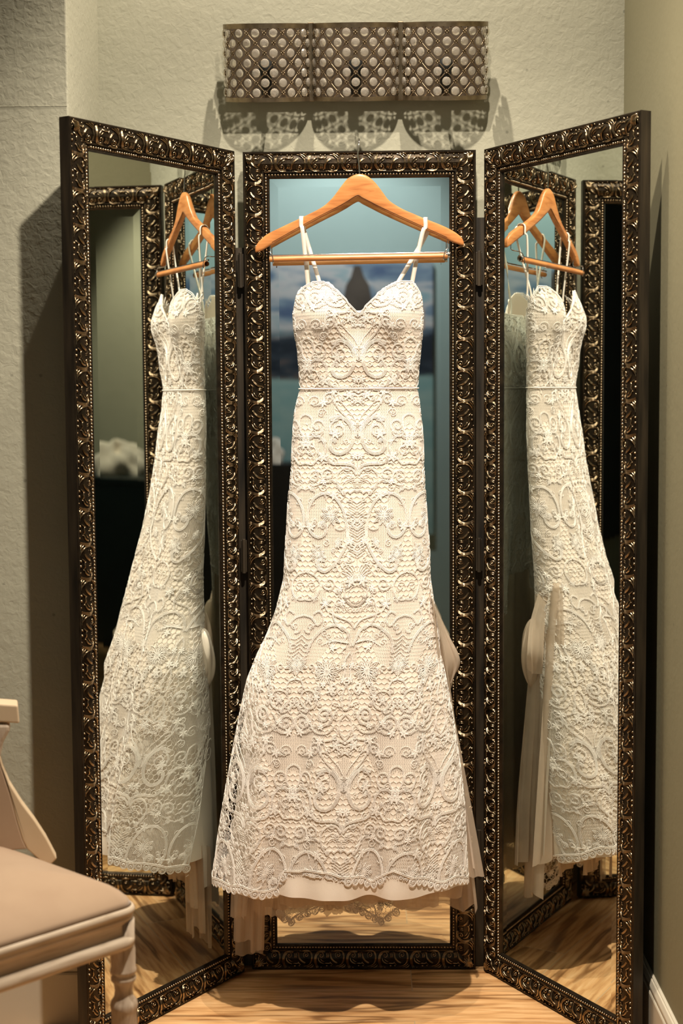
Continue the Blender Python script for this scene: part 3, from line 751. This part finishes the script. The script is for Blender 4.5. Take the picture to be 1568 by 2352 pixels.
for y in range(1097, 1118, 4): s_([(0, y), (5, y+.5), (11-(y-1097)*.2, y)], 1, .0007)
s_([(0, 1122), (8, 1119), (15, 1127), (22, 1120), (30, 1128), (38, 1119), (46, 1108)], 2)
sp_(66, 1085, 18, 3, 2, 1.6, -1, 2); sp_(96, 1090, 20, 3, 1, 1.7, 1, 2); sp_(76, 1112, 10, 2, 0, 1.3); s_([(118, 1060), (100, 1062), (90, 1050), (80, 1056)], 2)
s_([(22, 1240), (23, 1200), (30, 1165), (48, 1138), (72, 1127), (95, 1136), (110, 1160), (114, 1190), (106, 1214), (90, 1225), (76, 1219), (70, 1205), (76, 1193), (86, 1194), (87, 1202)], 3, .0011)
s_([(20, 1205), (24, 1238), (40, 1268), (60, 1290), (75, 1300), (88, 1295), (92, 1282), (85, 1272), (76, 1277)], 3, .0011)
fl_(60, 1176, 25, 10); fl_(92, 1262, 20, 9); fl_(48, 1235, 15, 6, 1.5, 3.0)
for y in range(1138, 1262, 6): s_([(0, y+11), (9, y+5), (19, y-1)], 1, .0008)
for y in (1195, 1250): s_([(0, y-12), (9, y), (0, y+12)], 2, .0009)
LN.append((circle(0, 1345, 27, 25), 2, .0010, .0022)); LN.append((circle(0, 1347, 19, 17), 1, .0008, 0))
for i in range(14):
    a = -pi/2+pi*(i+.5)/14; LN.append((circle(37*cos(a), 1345+37*sin(a), 3.6, 8), 1, .0008, 0))
for a in np.linspace(-1.35, -.5, 5): s_([(4*cos(a), 1322+4*sin(a)), (22*cos(a), 1318+24*sin(a)), (34*cos(a)+4, 1316+34*sin(a))], 1, .0011)
s_([(118, 1300), (98, 1308), (86, 1326), (90, 1350), (106, 1362), (118, 1360)], 2); sp_(64, 1325, 16, 2, 0, 1.6, 1, 2); sp_(104, 1332, 11, 2, 0, 1.4, -1)
fl_(70, 1368, 15, 7); s_([(46, 1362), (52, 1390), (40, 1412), (24, 1424)], 2)
s_([(2, 1458), (14, 1428), (40, 1414), (68, 1422), (90, 1444), (100, 1474)], 3); s_([(0, 1420), (14, 1404), (38, 1396), (60, 1386)], 2)
for t in np.linspace(0, 1, 9): s_([(8, 1452), (20+22*t, 1440+8*t), (26+44*t, 1428+30*t)], 1, .0008)
s_([(118, 1395), (100, 1400), (84, 1416), (74, 1400), (84, 1385), (96, 1392)], 2)
for k in range(6): s_([(118, 1436+k*9), (104, 1446+k*9), (90+k, 1442+k*9)], 1, .0009)
fl_(46, 1512, 31, 14, .2); fl_(112, 1500, 20, 9)
s_([(0, 1536), (7, 1556), (10, 1574), (6, 1588), (0, 1592)], 2); s_([(0, 1470), (9, 1490), (6, 1515), (14, 1534)], 2)
sp_(30, 1548, 13, 2, 1.5, 1.4, 1, 2); sp_(64, 1552, 12, 2, 0, 1.4, -1, 1); LN.append((circle(84, 1572, 20, 21), 2, .0010, .0022)); fl_(84, 1572, 12, 6)
sp_(24, 1584, 10, 2, 3, 1.3); sp_(46, 1604, 21, 3, 1, 1.7, 1, 3); sp_(98, 1622, 23, 3, 2.5, 1.7, -1, 3)
s_([(0, 1600), (12, 1614), (12, 1638), (0, 1655)], 2); s_([(24, 1625), (40, 1640), (66, 1638), (78, 1620), (72, 1602)], 2); s_([(0, 1662), (20, 1652), (44, 1656), (70, 1648)], 2)
s_([(118, 1590), (110, 1586), (104, 1596), (112, 1604)], 2); s_([(118, 1530), (104, 1534), (98, 1548), (106, 1556)], 2)
TILE_W, PERIOD = 118*K, 760*K
_r = np.random.default_rng(11)
for (P, n, r, sp) in LN: pass
LN = [(P, n, r*.86, sp*.95 if sp else sp) for (P, n, r, sp) in LN]
for k in range(150):
    x, y, R = _r.uniform(4, 114), _r.uniform(892, 1652), _r.uniform(4.5, 10)
    if k % 3 == 0: fl_(x, y, R*1.3, 6, _r.uniform(0, 6)) if k % 2 else LN.append((spiral(x, y, R, 1, _r.uniform(0, 6), 1.3, 1, 14), 2, .0007, .0017))
    elif k % 3 == 1: LN.append((spiral(x, y, R, 1.2, _r.uniform(0, 6), 1.4, -1, 14), 1, .0008, 0))
    else:
        a = _r.uniform(0, 6); LN.append((np.array([(x+R*1.6*cos(a+t), y+R*1.6*sin(a+t)) for t in np.linspace(0, 1.8, 7)]), 2, .0007, .0018))
def fill_f(s, z):
    u = np.abs(np.mod(s+TILE_W, 2*TILE_W)-TILE_W)/TILE_W
    v = (Z_W-z)/K
    return np.sin(u*6.3+.6*np.sin(v/50))+1.1*np.cos(v/38+u*2)+.5*np.sin(v/17-u*5)
def lace_part(name, z_lo, z_hi, yoff, parent, lower=None, upper=None):
    T = Tubes(4); Tn = Tubes(3)
    lo = lower or (lambda s: np.full(np.shape(s), z_lo)); hi = upper or (lambda s: np.full(np.shape(s), z_hi))
    smx = float(per(max(z_lo, .15)))/2 if lower else float(max(per(np.linspace(z_lo, z_hi, 20))))/2
    nt = int(smx/(2*TILE_W))+2
    for per_i in range(-2, 4):
        for c in range(-nt, nt+1):
            for sg in (1, -1):
                for (P, n, r, sp) in LN:
                    for q in range(n):
                        Q = P*K
                        if n > 1: Q = offset2(Q, (q-(n-1)/2)*sp)
                        s = c*2*TILE_W+sg*Q[:, 0]; z = Z_W-(Q[:, 1]-892*K)-per_i*PERIOD-yoff
                        if z.max() < z_lo-.05 or z.min() > z_hi: continue
                        ok = (z > lo(s)+.002) & (z < hi(s)-.002) & (np.abs(s) < per(z)/2)
                        if ok.sum() < 2: continue
                        # split in runs
                        idx = np.flatnonzero(ok); runs = np.split(idx, np.flatnonzero(np.diff(idx) > 1)+1)
                        for rn in runs:
                            if len(rn) < 2: continue
                            p, nn = surf(s[rn], z[rn], .0014)
                            T.add(p, nn, r*.88)
    # hexagonal ground
    e = .0068; w = e*sqrt(3); h = 1.5*e
    for j in range(int(z_lo/h)-1, int(z_hi/h)+2):
        z0 = j*h
        half = per(min(max(z0, ZB), ZT))/2; ni = int(half/w)+1
        i = np.arange(-ni, ni+1); cx = i*w+(w/2 if j % 2 else 0)
        for (x0, y0, x1, y1) in ((0, e, w/2, e/2), (w/2, e/2, w/2, -e/2), (0, e, -w/2, e/2)):
            mx = cx+(x0+x1)/2; mz = np.full(mx.shape, z0+(y0+y1)/2)
            ok = (mz > lo(mx)+.001) & (mz < hi(mx)-.001) & (np.abs(mx) < per(mz)/2) & (fill_f(mx, mz) > -0.35)
            for x in cx[ok]:
                S = np.array([x+x0, x+x1]); Z = np.array([z0+y0, z0+y1]); p, nn = surf(S, Z, .0009); Tn.add(p, nn, .00058)
    # fine ladder stitching elsewhere
    half = smx; step = .0036
    for k in range(-int(half/step), int(half/step)+1):
        s0 = k*step; Z = np.arange(z_lo, z_hi, .0034); S = s0+.0009*np.where(np.arange(len(Z)) % 2, 1, -1)
        ok = (Z > lo(S)+.001) & (Z < hi(S)-.001) & (np.abs(S) < per(Z)/2) & (fill_f(S, Z) <= -0.30)
        idx = np.flatnonzero(ok)
        if len(idx) < 3: continue
        for rn in np.split(idx, np.flatnonzero(np.diff(idx) > 1)+1):
            if len(rn) > 2:
                p, nn = surf(S[rn], Z[rn], .0008); Tn.add(p, nn, .00058)
    # border cords and hem wheels
    if lower:
        half = float(per(.22))/2; n = int(2*half/.004); S = np.linspace(-half+.002, half-.002, n)
        scal = .004*np.abs(np.sin(S*pi/.085))
        for q in (.010, .0125):
            p, nn = surf(S, lower(S)+q+scal, .0022); T.add(p, nn, .0010)
        nw = int(2*half/.0172)
        for k in range(nw):
            s0 = -half+.0086+k*(2*half-.0172)/(nw-1)
            if float(lower(s0)) > .30: continue
            z0 = float(lower(s0))+.0035+.004*abs(sin(s0*pi/.085)); R = .0085*(.85+.25*((k*5) % 4)/4)
            for (rr, m) in ((R, 15), (R*.80, 13), (R*.25, 7)):
                C = circle(s0, z0, rr, m); p, nn = surf(C[:, 0], C[:, 1], .0022); T.add(p, nn, .00075)
            for a in np.linspace(0, 2*pi, 11)[:-1]:
                p, nn = surf(np.array([s0+R*.25*cos(a), s0+R*.8*cos(a)]), np.array([z0+R*.25*sin(a), z0+R*.8*sin(a)]), .0020); T.add(p, nn, .0006)
    if upper:
        S = np.linspace(-float(per(z_side))/2+.002, float(per(z_side))/2-.002, 260)
        for q, r in ((.0, .0013), (-.003, .0010)):
            p, nn = surf(S, upper(S)+q, .0010); T.add(p, nn, r)
    v1, f1 = np.concatenate(T.V), np.concatenate(T.F); v2, f2 = np.concatenate(Tn.V), np.concatenate(Tn.F)
    V = np.vstack([v1, v2]); F = np.vstack([f1, f2+len(v1)])
    print(name, len(F)); return link(name, mk(name, V, F), M['lace'], parent)

dress = empty('wedding_dress', (0.02, -0.10, 1.5)); tag(dress, 'ivory lace mermaid wedding dress with a sweetheart neckline hanging from the wooden hanger', 'dress')
def shell(name, zlo, zhi, nz, ns, inset, mat, shrink_left=0.0):
    P = np.zeros((nz, ns+1, 3))
    t = np.linspace(0, 1, nz)
    for j in range(ns+1):
        f = j/ns
        for it in range(2):
            pass
        zz0 = None
        # iterate because the perimeter depends on z
        z = None
        s_rel = (f-.5)
        zl = zlo(s_rel*float(per(.22))) if callable(zlo) else zlo
        zh = zhi(s_rel*float(per(z_side))) if callable(zhi) else zhi
        Z = zl+(zh-zl)*t
        S = s_rel*per(Z)*.9999
        p, nn = surf(S, Z, -inset)
        if shrink_left:
            g = np.clip((Z_W-.62-Z)/.25, 0, 1)*shrink_left
            xl, xr = tab(Z, Xl), tab(Z, Xr); wgt = np.clip(1-(p[:, 0]-xl)/.10, 0, 1)
            p[:, 0] += g*wgt
        P[:, j] = p
    return P
bod = grid_mesh('bodice', shell('bodice', Z_W, neck, 40, 220, .0004, None), M['lining'], dress)
md = bod.modifiers.new('thick', 'SOLIDIFY'); md.thickness = .0025; md.offset = 1 if False else -1
lace_part('bodice_lace', Z_W, float(nk[:, 1].max()), -172*K, bod, upper=neck)
hem_l = lambda s: np.minimum(np.maximum(hem(s)-.004, .250), .268) if abs(s) < .45 else .20
sk = grid_mesh('skirt', shell('skirt', lambda s: float(hem_l(s)), Z_W, 120, 260, .0006, None, .026), M['lining'], dress)
lace_part('skirt_lace', .10, Z_W, 0.0, sk, lower=hem)
# waist seam
S = np.linspace(-float(per(Z_W))/2, float(per(Z_W))/2, 200); p, nn = surf(S, np.full(S.shape, Z_W), .0026); T = Tubes(6); T.add(p, nn, .0016, flat=.8); T.build('waist_seam', M['lace'], dress)
# straps
def hang_y(x): return float(np.interp(x, HX, HYB))
def hang_z(x, v): return float(np.interp(x, HX, v))
def ribbon(pts, wdir, width, name='strap'):
    P = smooth_line(np.array(pts), n=5); n = len(P); wd = np.array(wdir, float)
    Tn = np.gradient(P, axis=0); Tn /= np.linalg.norm(Tn, axis=1, keepdims=True)
    Wd = wd-(Tn@wd)[:, None]*Tn; Wd /= np.linalg.norm(Wd, axis=1, keepdims=True); Nn = np.cross(Tn, Wd)
    h, t = width/2, .0007; V = []
    for a, b in ((-1, -1), (1, -1), (1, 1), (-1, 1)): V.append(P+Wd*h*a+Nn*t*b)
    V = np.stack(V, 1); idx = np.arange(n*4).reshape(n, 4)
    F = np.stack([idx[:-1], np.roll(idx[:-1], -1, 1), np.roll(idx[1:], -1, 1), idx[1:]], -1).reshape(-1, 4)
    return link(name, mk(name, V.reshape(-1, 3), F, True), M['strap'], dress)
for (hx, bx, by, kx) in ((690, 708, 662, 740), (978, 946, 660, 900)):
    xh = at(hx, 510, -.06)[0]; yh = hang_y(xh); zu, zl = hang_z(xh, HZU), hang_z(xh, HZL)
    s0, z0 = find(bx, by); f, fn = surf(np.array([s0]), np.array([z0]), .002); f = f[0]
    bxp = at(kx, 690, -.045); bz = z_back+.004
    ribbon([f+[0, 0, -.012], f+[0, -.001, .01], (xh*.75+f[0]*.25, yh-.011, zl-.01), (xh, yh-.0085, zl+.004), (xh, yh-.0085, zu-.004), (xh, yh-.004, zu+.0022), (xh+.001, yh+.004, zu+.0022), (xh+.002, yh+.0085, zu-.004), (xh+.005, yh+.010, zl-.004), (bxp[0], -.017, bz+.03), (bxp[0], -.0165, bz-.012)], (1, 0, 0), .0085)

# ------------------------------------------------------------------ tulle layers and train
def sheet(name, left, right, nu, nv, wave, mat, k=5, ph=0.0, parent=dress, hemw=.006, curv=0.0):
    """left/right: lists of (x, y, z) from top to bottom"""
    Lp = smooth_line(np.array(left), n=10); Rp = smooth_line(np.array(right), n=10)
    ti = np.linspace(0, 1, nv); A = np.stack([np.interp(ti, np.linspace(0, 1, len(Lp)), Lp[:, c]) for c in range(3)], -1); B = np.stack([np.interp(ti, np.linspace(0, 1, len(Rp)), Rp[:, c]) for c in range(3)], -1)
    u = np.linspace(0, 1, nu)[None, :, None]
    P = A[:, None]*(1-u)+B[:, None]*u
    uu = np.linspace(0, 1, nu)[None]; tt = ti[:, None]
    amp = wave*(0.25+.75*tt)
    P[..., 1] += amp*(np.sin(2*pi*k*uu+ph+tt*1.4)+.45*np.sin(2*pi*k*2.3*uu+ph*2+1))-curv*np.sin(pi*uu)
    P[..., 2] += hemw*tt**6*(np.sin(2*pi*k*.8*uu+ph)+.6*np.sin(2*pi*2.7*uu+1))
    o = grid_mesh(name, P, mat, parent); return o
def A(px, py, Y): return tuple(at(px, py, Y))
# long sheer panel falling at the right
sheet('tulle_panel', [A(992, 1375, -.125), A(1004, 1500, -.135), A(1018, 1650, -.14), A(1040, 1850, -.145), A(1056, 2014, -.145)], [A(994, 1376, -.105), A(1014, 1500, -.10), A(1042, 1640, -.10), A(1082, 1850, -.10), A(1112, 2014, -.10)], 40, 60, .005, M['tulle'], 1.3, .5, hemw=.002)
sheet('tulle_panel', [A(990, 1385, -.10), A(1002, 1600, -.095), A(1025, 1850, -.09), A(1040, 2008, -.09)], [A(992, 1386, -.06), A(1020, 1630, -.05), A(1060, 1850, -.045), A(1082, 2006, -.045)], 40, 60, .007, M['tulle'], 2.2, 2, hemw=.002)
# bunched bustle at the right hip
def puff(name, cen, rad, seed, mat):
    r = np.random.default_rng(seed); n, m = 40, 48; th_ = np.linspace(0, 2*pi, m+1)[None]; ph_ = np.linspace(0.02, pi-.02, n)[:, None]
    rr = 1+.10*np.sin(3*th_+2*ph_+seed)+.08*np.sin(7*th_-3*ph_+seed*2)+.05*np.sin(11*ph_+4*th_)
    P = np.stack([cen[0]+rad[0]*rr*np.sin(ph_)*np.cos(th_), cen[1]+rad[1]*rr*np.sin(ph_)*np.sin(th_), cen[2]+rad[2]*rr*np.cos(ph_)+0*th_], -1)
    return grid_mesh(name, P, mat, dress)
def bustle(pts, name, mat):
    """gathered loop of cloth: fan of pleats from a tie point"""
    return sheet(name, pts[0], pts[1], 36, 24, .004, mat, 3.3, 1.0)
sheet('bustle', [A(988, 1372, -.09), A(985, 1450, -.09), A(985, 1530, -.085), A(1000, 1590, -.08)], [A(992, 1374, -.07), A(1026, 1450, -.06), A(1056, 1515, -.065), A(1040, 1560, -.06)], 40, 50, .005, M['tulle'], 2.6, .7, curv=.014)
# gathered satin train behind the skirt (fills the side mirrors)
def back_pt(px_x, z, y): return (px_x, y, z)
def bell(name, z0, z1, x0, x1, y0, y1, mat, k, ph, wave=.006, top=.75):
    """a swagged half shell behind the skirt; x0..x1 at the bottom"""
    n, m = 60, 90; t = np.linspace(0, 1, n)[:, None]; u = np.linspace(0, 1, m)[None]
    w = top+(1-top)*t**.7; xc = (x0+x1)/2; a = (x1-x0)/2
    X = xc+a*w*-np.cos(pi*u); Y = y0+(y1-y0)*np.sin(pi*u)
    f = wave*(.3+.7*t)*(np.sin(2*pi*k*u+ph+1.3*t)+.5*np.sin(2*pi*k*1.9*u+2*ph))
    Y = Y-f*np.sin(pi*u)-f*.4; X = X+f*.6*np.cos(pi*u)
    Z = z0+(z1-z0)*t+.06*np.clip(u-.55, 0, 1)*t+.010*t**5*np.sin(2*pi*k*.7*u+ph)+0*u
    return grid_mesh(name, np.stack([X, Y, Z], -1), mat, dress)
bell('train', .86, .150, -.262, .245, -.115, -.024, M['tulle'], 8, .4, .006, .60)
bell('train', .74, .235, -.24, .24, -.12, -.055, M['lining'], 6, 1.4, .005, .66)
def gather(cen, rad, seed, mat):
    n, m = 70, 96; th_ = np.linspace(0, 2*pi, m+1)[None]; ph_ = np.linspace(0.03, pi-.03, n)[:, None]
    rr = 1+.10*np.sin(4*th_+1.6*ph_+seed)*np.sin(ph_)+.05*np.sin(9*th_-2*ph_+seed*2)*np.sin(ph_)+.03*np.sin(15*th_+1.5*ph_)*np.sin(ph_)
    P = np.stack([cen[0]+rad[0]*rr*np.sin(ph_)*np.cos(th_), cen[1]+rad[1]*rr*np.sin(ph_)*np.sin(th_), cen[2]+rad[2]*(.6+.4*rr)*np.cos(ph_)+0*th_], -1)
    return grid_mesh('bustle', P, mat, dress)
sheet('train', [(-.172, -.085, .735), (-.205, -.09, .60), (-.222, -.095, .42), (-.240, -.10, .165)], [(-.150, -.03, .735), (-.150, -.024, .60), (-.160, -.022, .42), (-.175, -.022, .125)], 50, 60, .006, M['lining'], 2.4, .8)
gather((-.180, -.060, .695), (.044, .028, .070), 1.0, M['lining'])
gather((-.120, -.045, .70), (.075, .018, .110), 2.3, M['tulle'])
gather((.150, -.058, .70), (.048, .022, .080), 4.1, M['tulle'])
# tulle ends trailing lower than the lace hem
for i, (xa, xb, yb_, Yd, ph) in enumerate(((528, 566, 2110, -.115, .3), (536, 578, 2165, -.095, 1.0), (540, 604, 2195, -.075, 2.0), (575, 606, 2188, -.105, 3.0))):
    sheet('tulle_tail', [A(xa+8, 1960, Yd), A(xa+2, 2060, Yd), A(xa, yb_, Yd)], [A(xb+6, 1960, Yd-.01), A(xb+3, 2060, Yd-.01), A(xb, yb_-6, Yd-.008)], 18, 24, .004, M['tulle'] if i % 2 else M['tulle2'], 1.4, ph, hemw=.002)
for i, (xa, xb, yb_, Yd, ph) in enumerate(((605, 770, 2088, -.10, .3), (640, 800, 2082, -.13, 1.0), (766, 900, 2076, -.12, 2.2), (740, 790, 2102, -.10, 2.0), (860, 1062, 2064, -.14, .7), (700, 980, 2068, -.20, 2.6), (900, 1010, 2086, -.18, 1.7))):
    sheet('tulle_underlayer', [A(xa, 1985, Yd), A(xa, 2030, Yd), A(xa+3, yb_, Yd)], [A(xb, 1985, Yd), A(xb, 2030, Yd), A(xb-3, yb_-4, Yd)], 30, 16, .005, M['tulle'] if i != 0 else M['tulle2'], 2.5, ph, hemw=.003)

keep_world(dress)
# ------------------------------------------------------------------ armchair in the left foreground
def chair():
    cA = atz(330, 2080, .452); cB = atz(-2, 2186, .452)
    e1 = (cB-cA)[:2]; e1 /= np.linalg.norm(e1)
    e2 = np.array([-e1[1], e1[0]])
    if e2[1] < 0: e2 = -e2
    Wd, Dp = .50, .47
    root = empty('upholstered_chair', (cA[0], cA[1], 0.0)); tag(root, 'whitewashed wooden chair with beige upholstered seat at the lower left corner', 'chair')
    M4 = Matrix(((e1[0], e2[0], 0, 0), (e1[1], e2[1], 0, 0), (0, 0, 1, 0), (0, 0, 0, 1)))
    root.matrix_world = Matrix.Translation((cA[0], cA[1], 0)) @ M4
    # in local space: x along the front rail (away to the left), y towards the far side
    r = .035
    def rrect(x0, y0, x1, y1, r, n=6):
        P = []
        for (cx, cy, a0) in ((x1-r, y1-r, 0), (x0+r, y1-r, pi/2), (x0+r, y0+r, pi), (x1-r, y0+r, 1.5*pi)):
            for i in range(n+1): a = a0+pi/2*i/n; P.append((cx+r*cos(a), cy+r*sin(a)))
        return np.array(P)
    def ringmesh(name, levels, mat, cap=True):
        V = []; 
        for (ins, z, bow) in levels:
            P = rrect(ins, ins, Wd-ins, Dp-ins, max(.012, r-ins*.6), 8); V += [(x, y, z) for x, y in P]
        k = 36; n = len(levels); idx = np.arange(n*k).reshape(n, k)
        F = np.stack([idx[:-1], np.roll(idx[:-1], -1, 1), np.roll(idx[1:], -1, 1), idx[1:]], -1).reshape(-1, 4).tolist()
        if cap: F += [list(idx[-1]), list(idx[0][::-1])]
        return link(name, mk(name, V, F), mat, root)
    ringmesh('seat_rail', [(.012, .385, 0), (.004, .386, 0), (.001, .391, 0), (.001, .399, 0), (.004, .404, 0), (.010, .407, 0), (.011, .412, 0), (.011, .425, 0), (.008, .429, 0), (.004, .433, 0), (.003, .436, 0), (.004, .439, 0), (.001, .443, 0), (0, .448, 0), (.002, .453, 0), (.006, .455, 0), (.03, .455, 0)], M['railwood'])
    # domed cushion
    n = 14; lev = []
    for i in range(n):
        t = i/(n-1); lev.append((.004+.21*t**1.35, .453+.066*(1-(1-t)**2.4), 0))
    ringmesh('seat_cushion', lev, M['linen'])
    def leg(x, y):
        pr = [(.019, .385), (.020, .380), (.020, .350), (.0215, .346), (.0215, .341), (.017, .338), (.0205, .333), (.0205, .328), (.0165, .323), (.0145, .310), (.016, .300), (.0215, .292), (.023, .285), (.0215, .278), (.0205, .270), (.021, .24), (.018, .12), (.0145, .05), (.013, .035), (.016, .03), (.016, .02), (.012, .012), (.011, 0), (0, 0)]
        l = lathe('leg', [(0, .43), (.0195, .43)]+pr, M['chairwood'], root, 28)
        # a few flutes
        me = l.data
        for v in me.vertices:
            if .06 < v.co.z < .265:
                a = atan2(v.co.y, v.co.x); f = 1-.055*(0.5+.5*cos(a*14)); v.co.x *= f; v.co.y *= f
        l.location = (x, y, 0); return l
    leg(.024, .026); leg(Wd-.024, .026); leg(.024, Dp-.024); leg(Wd-.024, Dp-.024)
    Mi = root.matrix_world.inverted()
    def loc(px, py, Y):
        return np.array(Mi @ Vector(at(px, py, Y)))
    # back: flared foot, narrow waist and square top block; built in a vertical plane on the far side of the seat
    Yb = -0.70
    def prism(name, px, thick, mat, bev=.004):
        P = [at(x, y, Yb) for (x, y) in px]; bm = bmesh.new()
        vs = [bm.verts.new(Mi @ Vector(p)) for p in P]; f = bm.faces.new(vs)
        dirv = (Mi.to_3x3() @ Vector((-.25, 1, 0))).normalized()*thick
        ex = bmesh.ops.extrude_face_region(bm, geom=[f]); bmesh.ops.translate(bm, vec=dirv, verts=[g for g in ex['geom'] if isinstance(g, bmesh.types.BMVert)])
        bmesh.ops.recalc_face_normals(bm, faces=bm.faces[:])
        return bm_obj(name, bm, mat, root, bev)
    prism('back_post', [(0, 1735), (6, 1760), (22, 1800), (50, 1845), (80, 1885), (106, 1925), (131, 1972), (118, 1985), (95, 1980), (62, 1950), (52, 1930), (38, 1885), (24, 1830), (10, 1785), (-4, 1745)], .03, M['cream'], .003)
    prism('back_post', [(-110, 1735), (-135, 1800), (-160, 1850), (-200, 1925), (-225, 1972), (-185, 1972), (-150, 1930), (-125, 1850), (-105, 1780), (-96, 1745)], .03, M['cream'], .003)
    prism('back_splat', [(25, 1663), (22, 1680), (8, 1705), (0, 1745), (-98, 1745), (-104, 1705), (-116, 1680), (-120, 1663)], .025, M['chairwood'], .006)
    prism('back_panel', [(-4, 1745), (10, 1785), (24, 1830), (38, 1885), (52, 1930), (62, 1950), (0, 1955), (-140, 1955), (-125, 1850), (-96, 1745)], .012, M['linen'], .002)
    prism('top_rail', [(41, 1620), (45, 1662), (0, 1659), (-120, 1656), (-116, 1614), (0, 1617)], .05, M['cream'], .003)
chair()

# ------------------------------------------------------------------ things across the room, seen in the mirrors
pic = box('wall_print', (-1.6, -4.2, .58), (.345, -4.17, 1.93), M['mural']); tag(pic, 'large landscape canvas of a lakeside steeple under clouds on the teal wall, seen reflected', 'picture')
# steeple painted on the canvas (flat, part of the print)
Ys = -4.1685
V = [(-.20, Ys, 1.36), (.24, Ys, 1.36), (.16, Ys, 1.62), (.09, Ys, 1.70), (.045, Ys, 1.74), (.03, Ys, 1.82), (.005, Ys, 1.86), (-.012, Ys, 1.915), (-.045, Ys, 1.915), (-.06, Ys, 1.86), (-.085, Ys, 1.82), (-.10, Ys, 1.74), (-.14, Ys, 1.69), (-.20, Ys, 1.60)]
st = link('printed_steeple', mk('printed_steeple', V, [tuple(range(len(V)))], False), M['steeple'], pic)
V = [(.14, Ys, 1.60), (.30, Ys, 1.60), (.30, Ys, 1.70), (.20, Ys, 1.73), (.14, Ys, 1.70)]
link('printed_roof', mk('printed_roof', V, [tuple(range(len(V)))], False), M['skin'], pic)
tb = box('side_cabinet', (-.95, -4.16, 0), (-.345, -3.86, .95), M['black'], bevel=.004); tag(tb, 'low black cabinet standing below the left part of the landscape canvas, seen reflected', 'cabinet')
desk = empty('counter', (-2.55, -3.3, 0)); tag(desk, 'dark teal counter across the room, seen in the left mirror panel', 'counter')
box('counter_body', (-.33, -.88, 0), (.30, .9, .84), M['darkteal'], desk, .004)
box('counter_top', (-.34, -.89, .84), (.33, .92, .87), M['darkteal'], desk, .004)
def heap(name, loc, size, seed, mat, label, cat):
    n, m = 26, 40; th_ = np.linspace(0, 2*pi, m+1)[None]; ph_ = np.linspace(0, pi/2, n)[:, None]
    rr = 1+.15*np.sin(3*th_+seed)+.10*np.sin(5*th_+4*ph_)+.08*np.sin(9*th_-6*ph_)
    P = np.stack([size[0]*rr*np.sin(ph_)*np.cos(th_), size[1]*rr*np.sin(ph_)*np.sin(th_), size[2]*rr*np.cos(ph_)+0*th_], -1)
    o = grid_mesh(name, P, mat); o.location = loc; tag(o, label, cat); return o
heap('folded_cloth', (-2.52, -3.12, .87), (.20, .24, .15), 2, M['cloth'], 'crumpled white cloth lying on the dark teal counter in the left reflection', 'cloth')
lamp = empty('desk_lamp', (-2.60, -2.72, .87)); tag(lamp, 'dark desk lamp with a bent arm standing on the teal counter in the left reflection', 'lamp')
lathe('lamp_base', [(0, 0), (.06, 0), (.06, .012), (.012, .02), (0, .02)], M['black'], lamp, 24)
T = Tubes(8); T.add(smooth_line(np.array([(0, 0, .01), (0, 0, .22), (.02, -.05, .30), (.0, -.10, .33), (-.02, -.02, .48)]), n=8), (1, 0, 0), .010); T.build('lamp_arm', M['black'], lamp)
lathe('lamp_shade', [(.015, .06), (.02, .05), (.05, 0), (.045, 0), (.01, .05)], M['black'], lamp, 24, (.0, -.10, .26))
heap('folded_cloth', (-.52, -4.0, .95), (.13, .10, .10), 4, M['cloth'], 'white cloth bundle lying on the low black cabinet below the landscape canvas', 'cloth')
bd = box('wall_board', (2.55, -3.75, .52), (2.6, -2.2, 2.35), M['black'], bevel=.004); tag(bd, 'tall black panel on the far right wall, seen in the right mirror panel', 'panel')
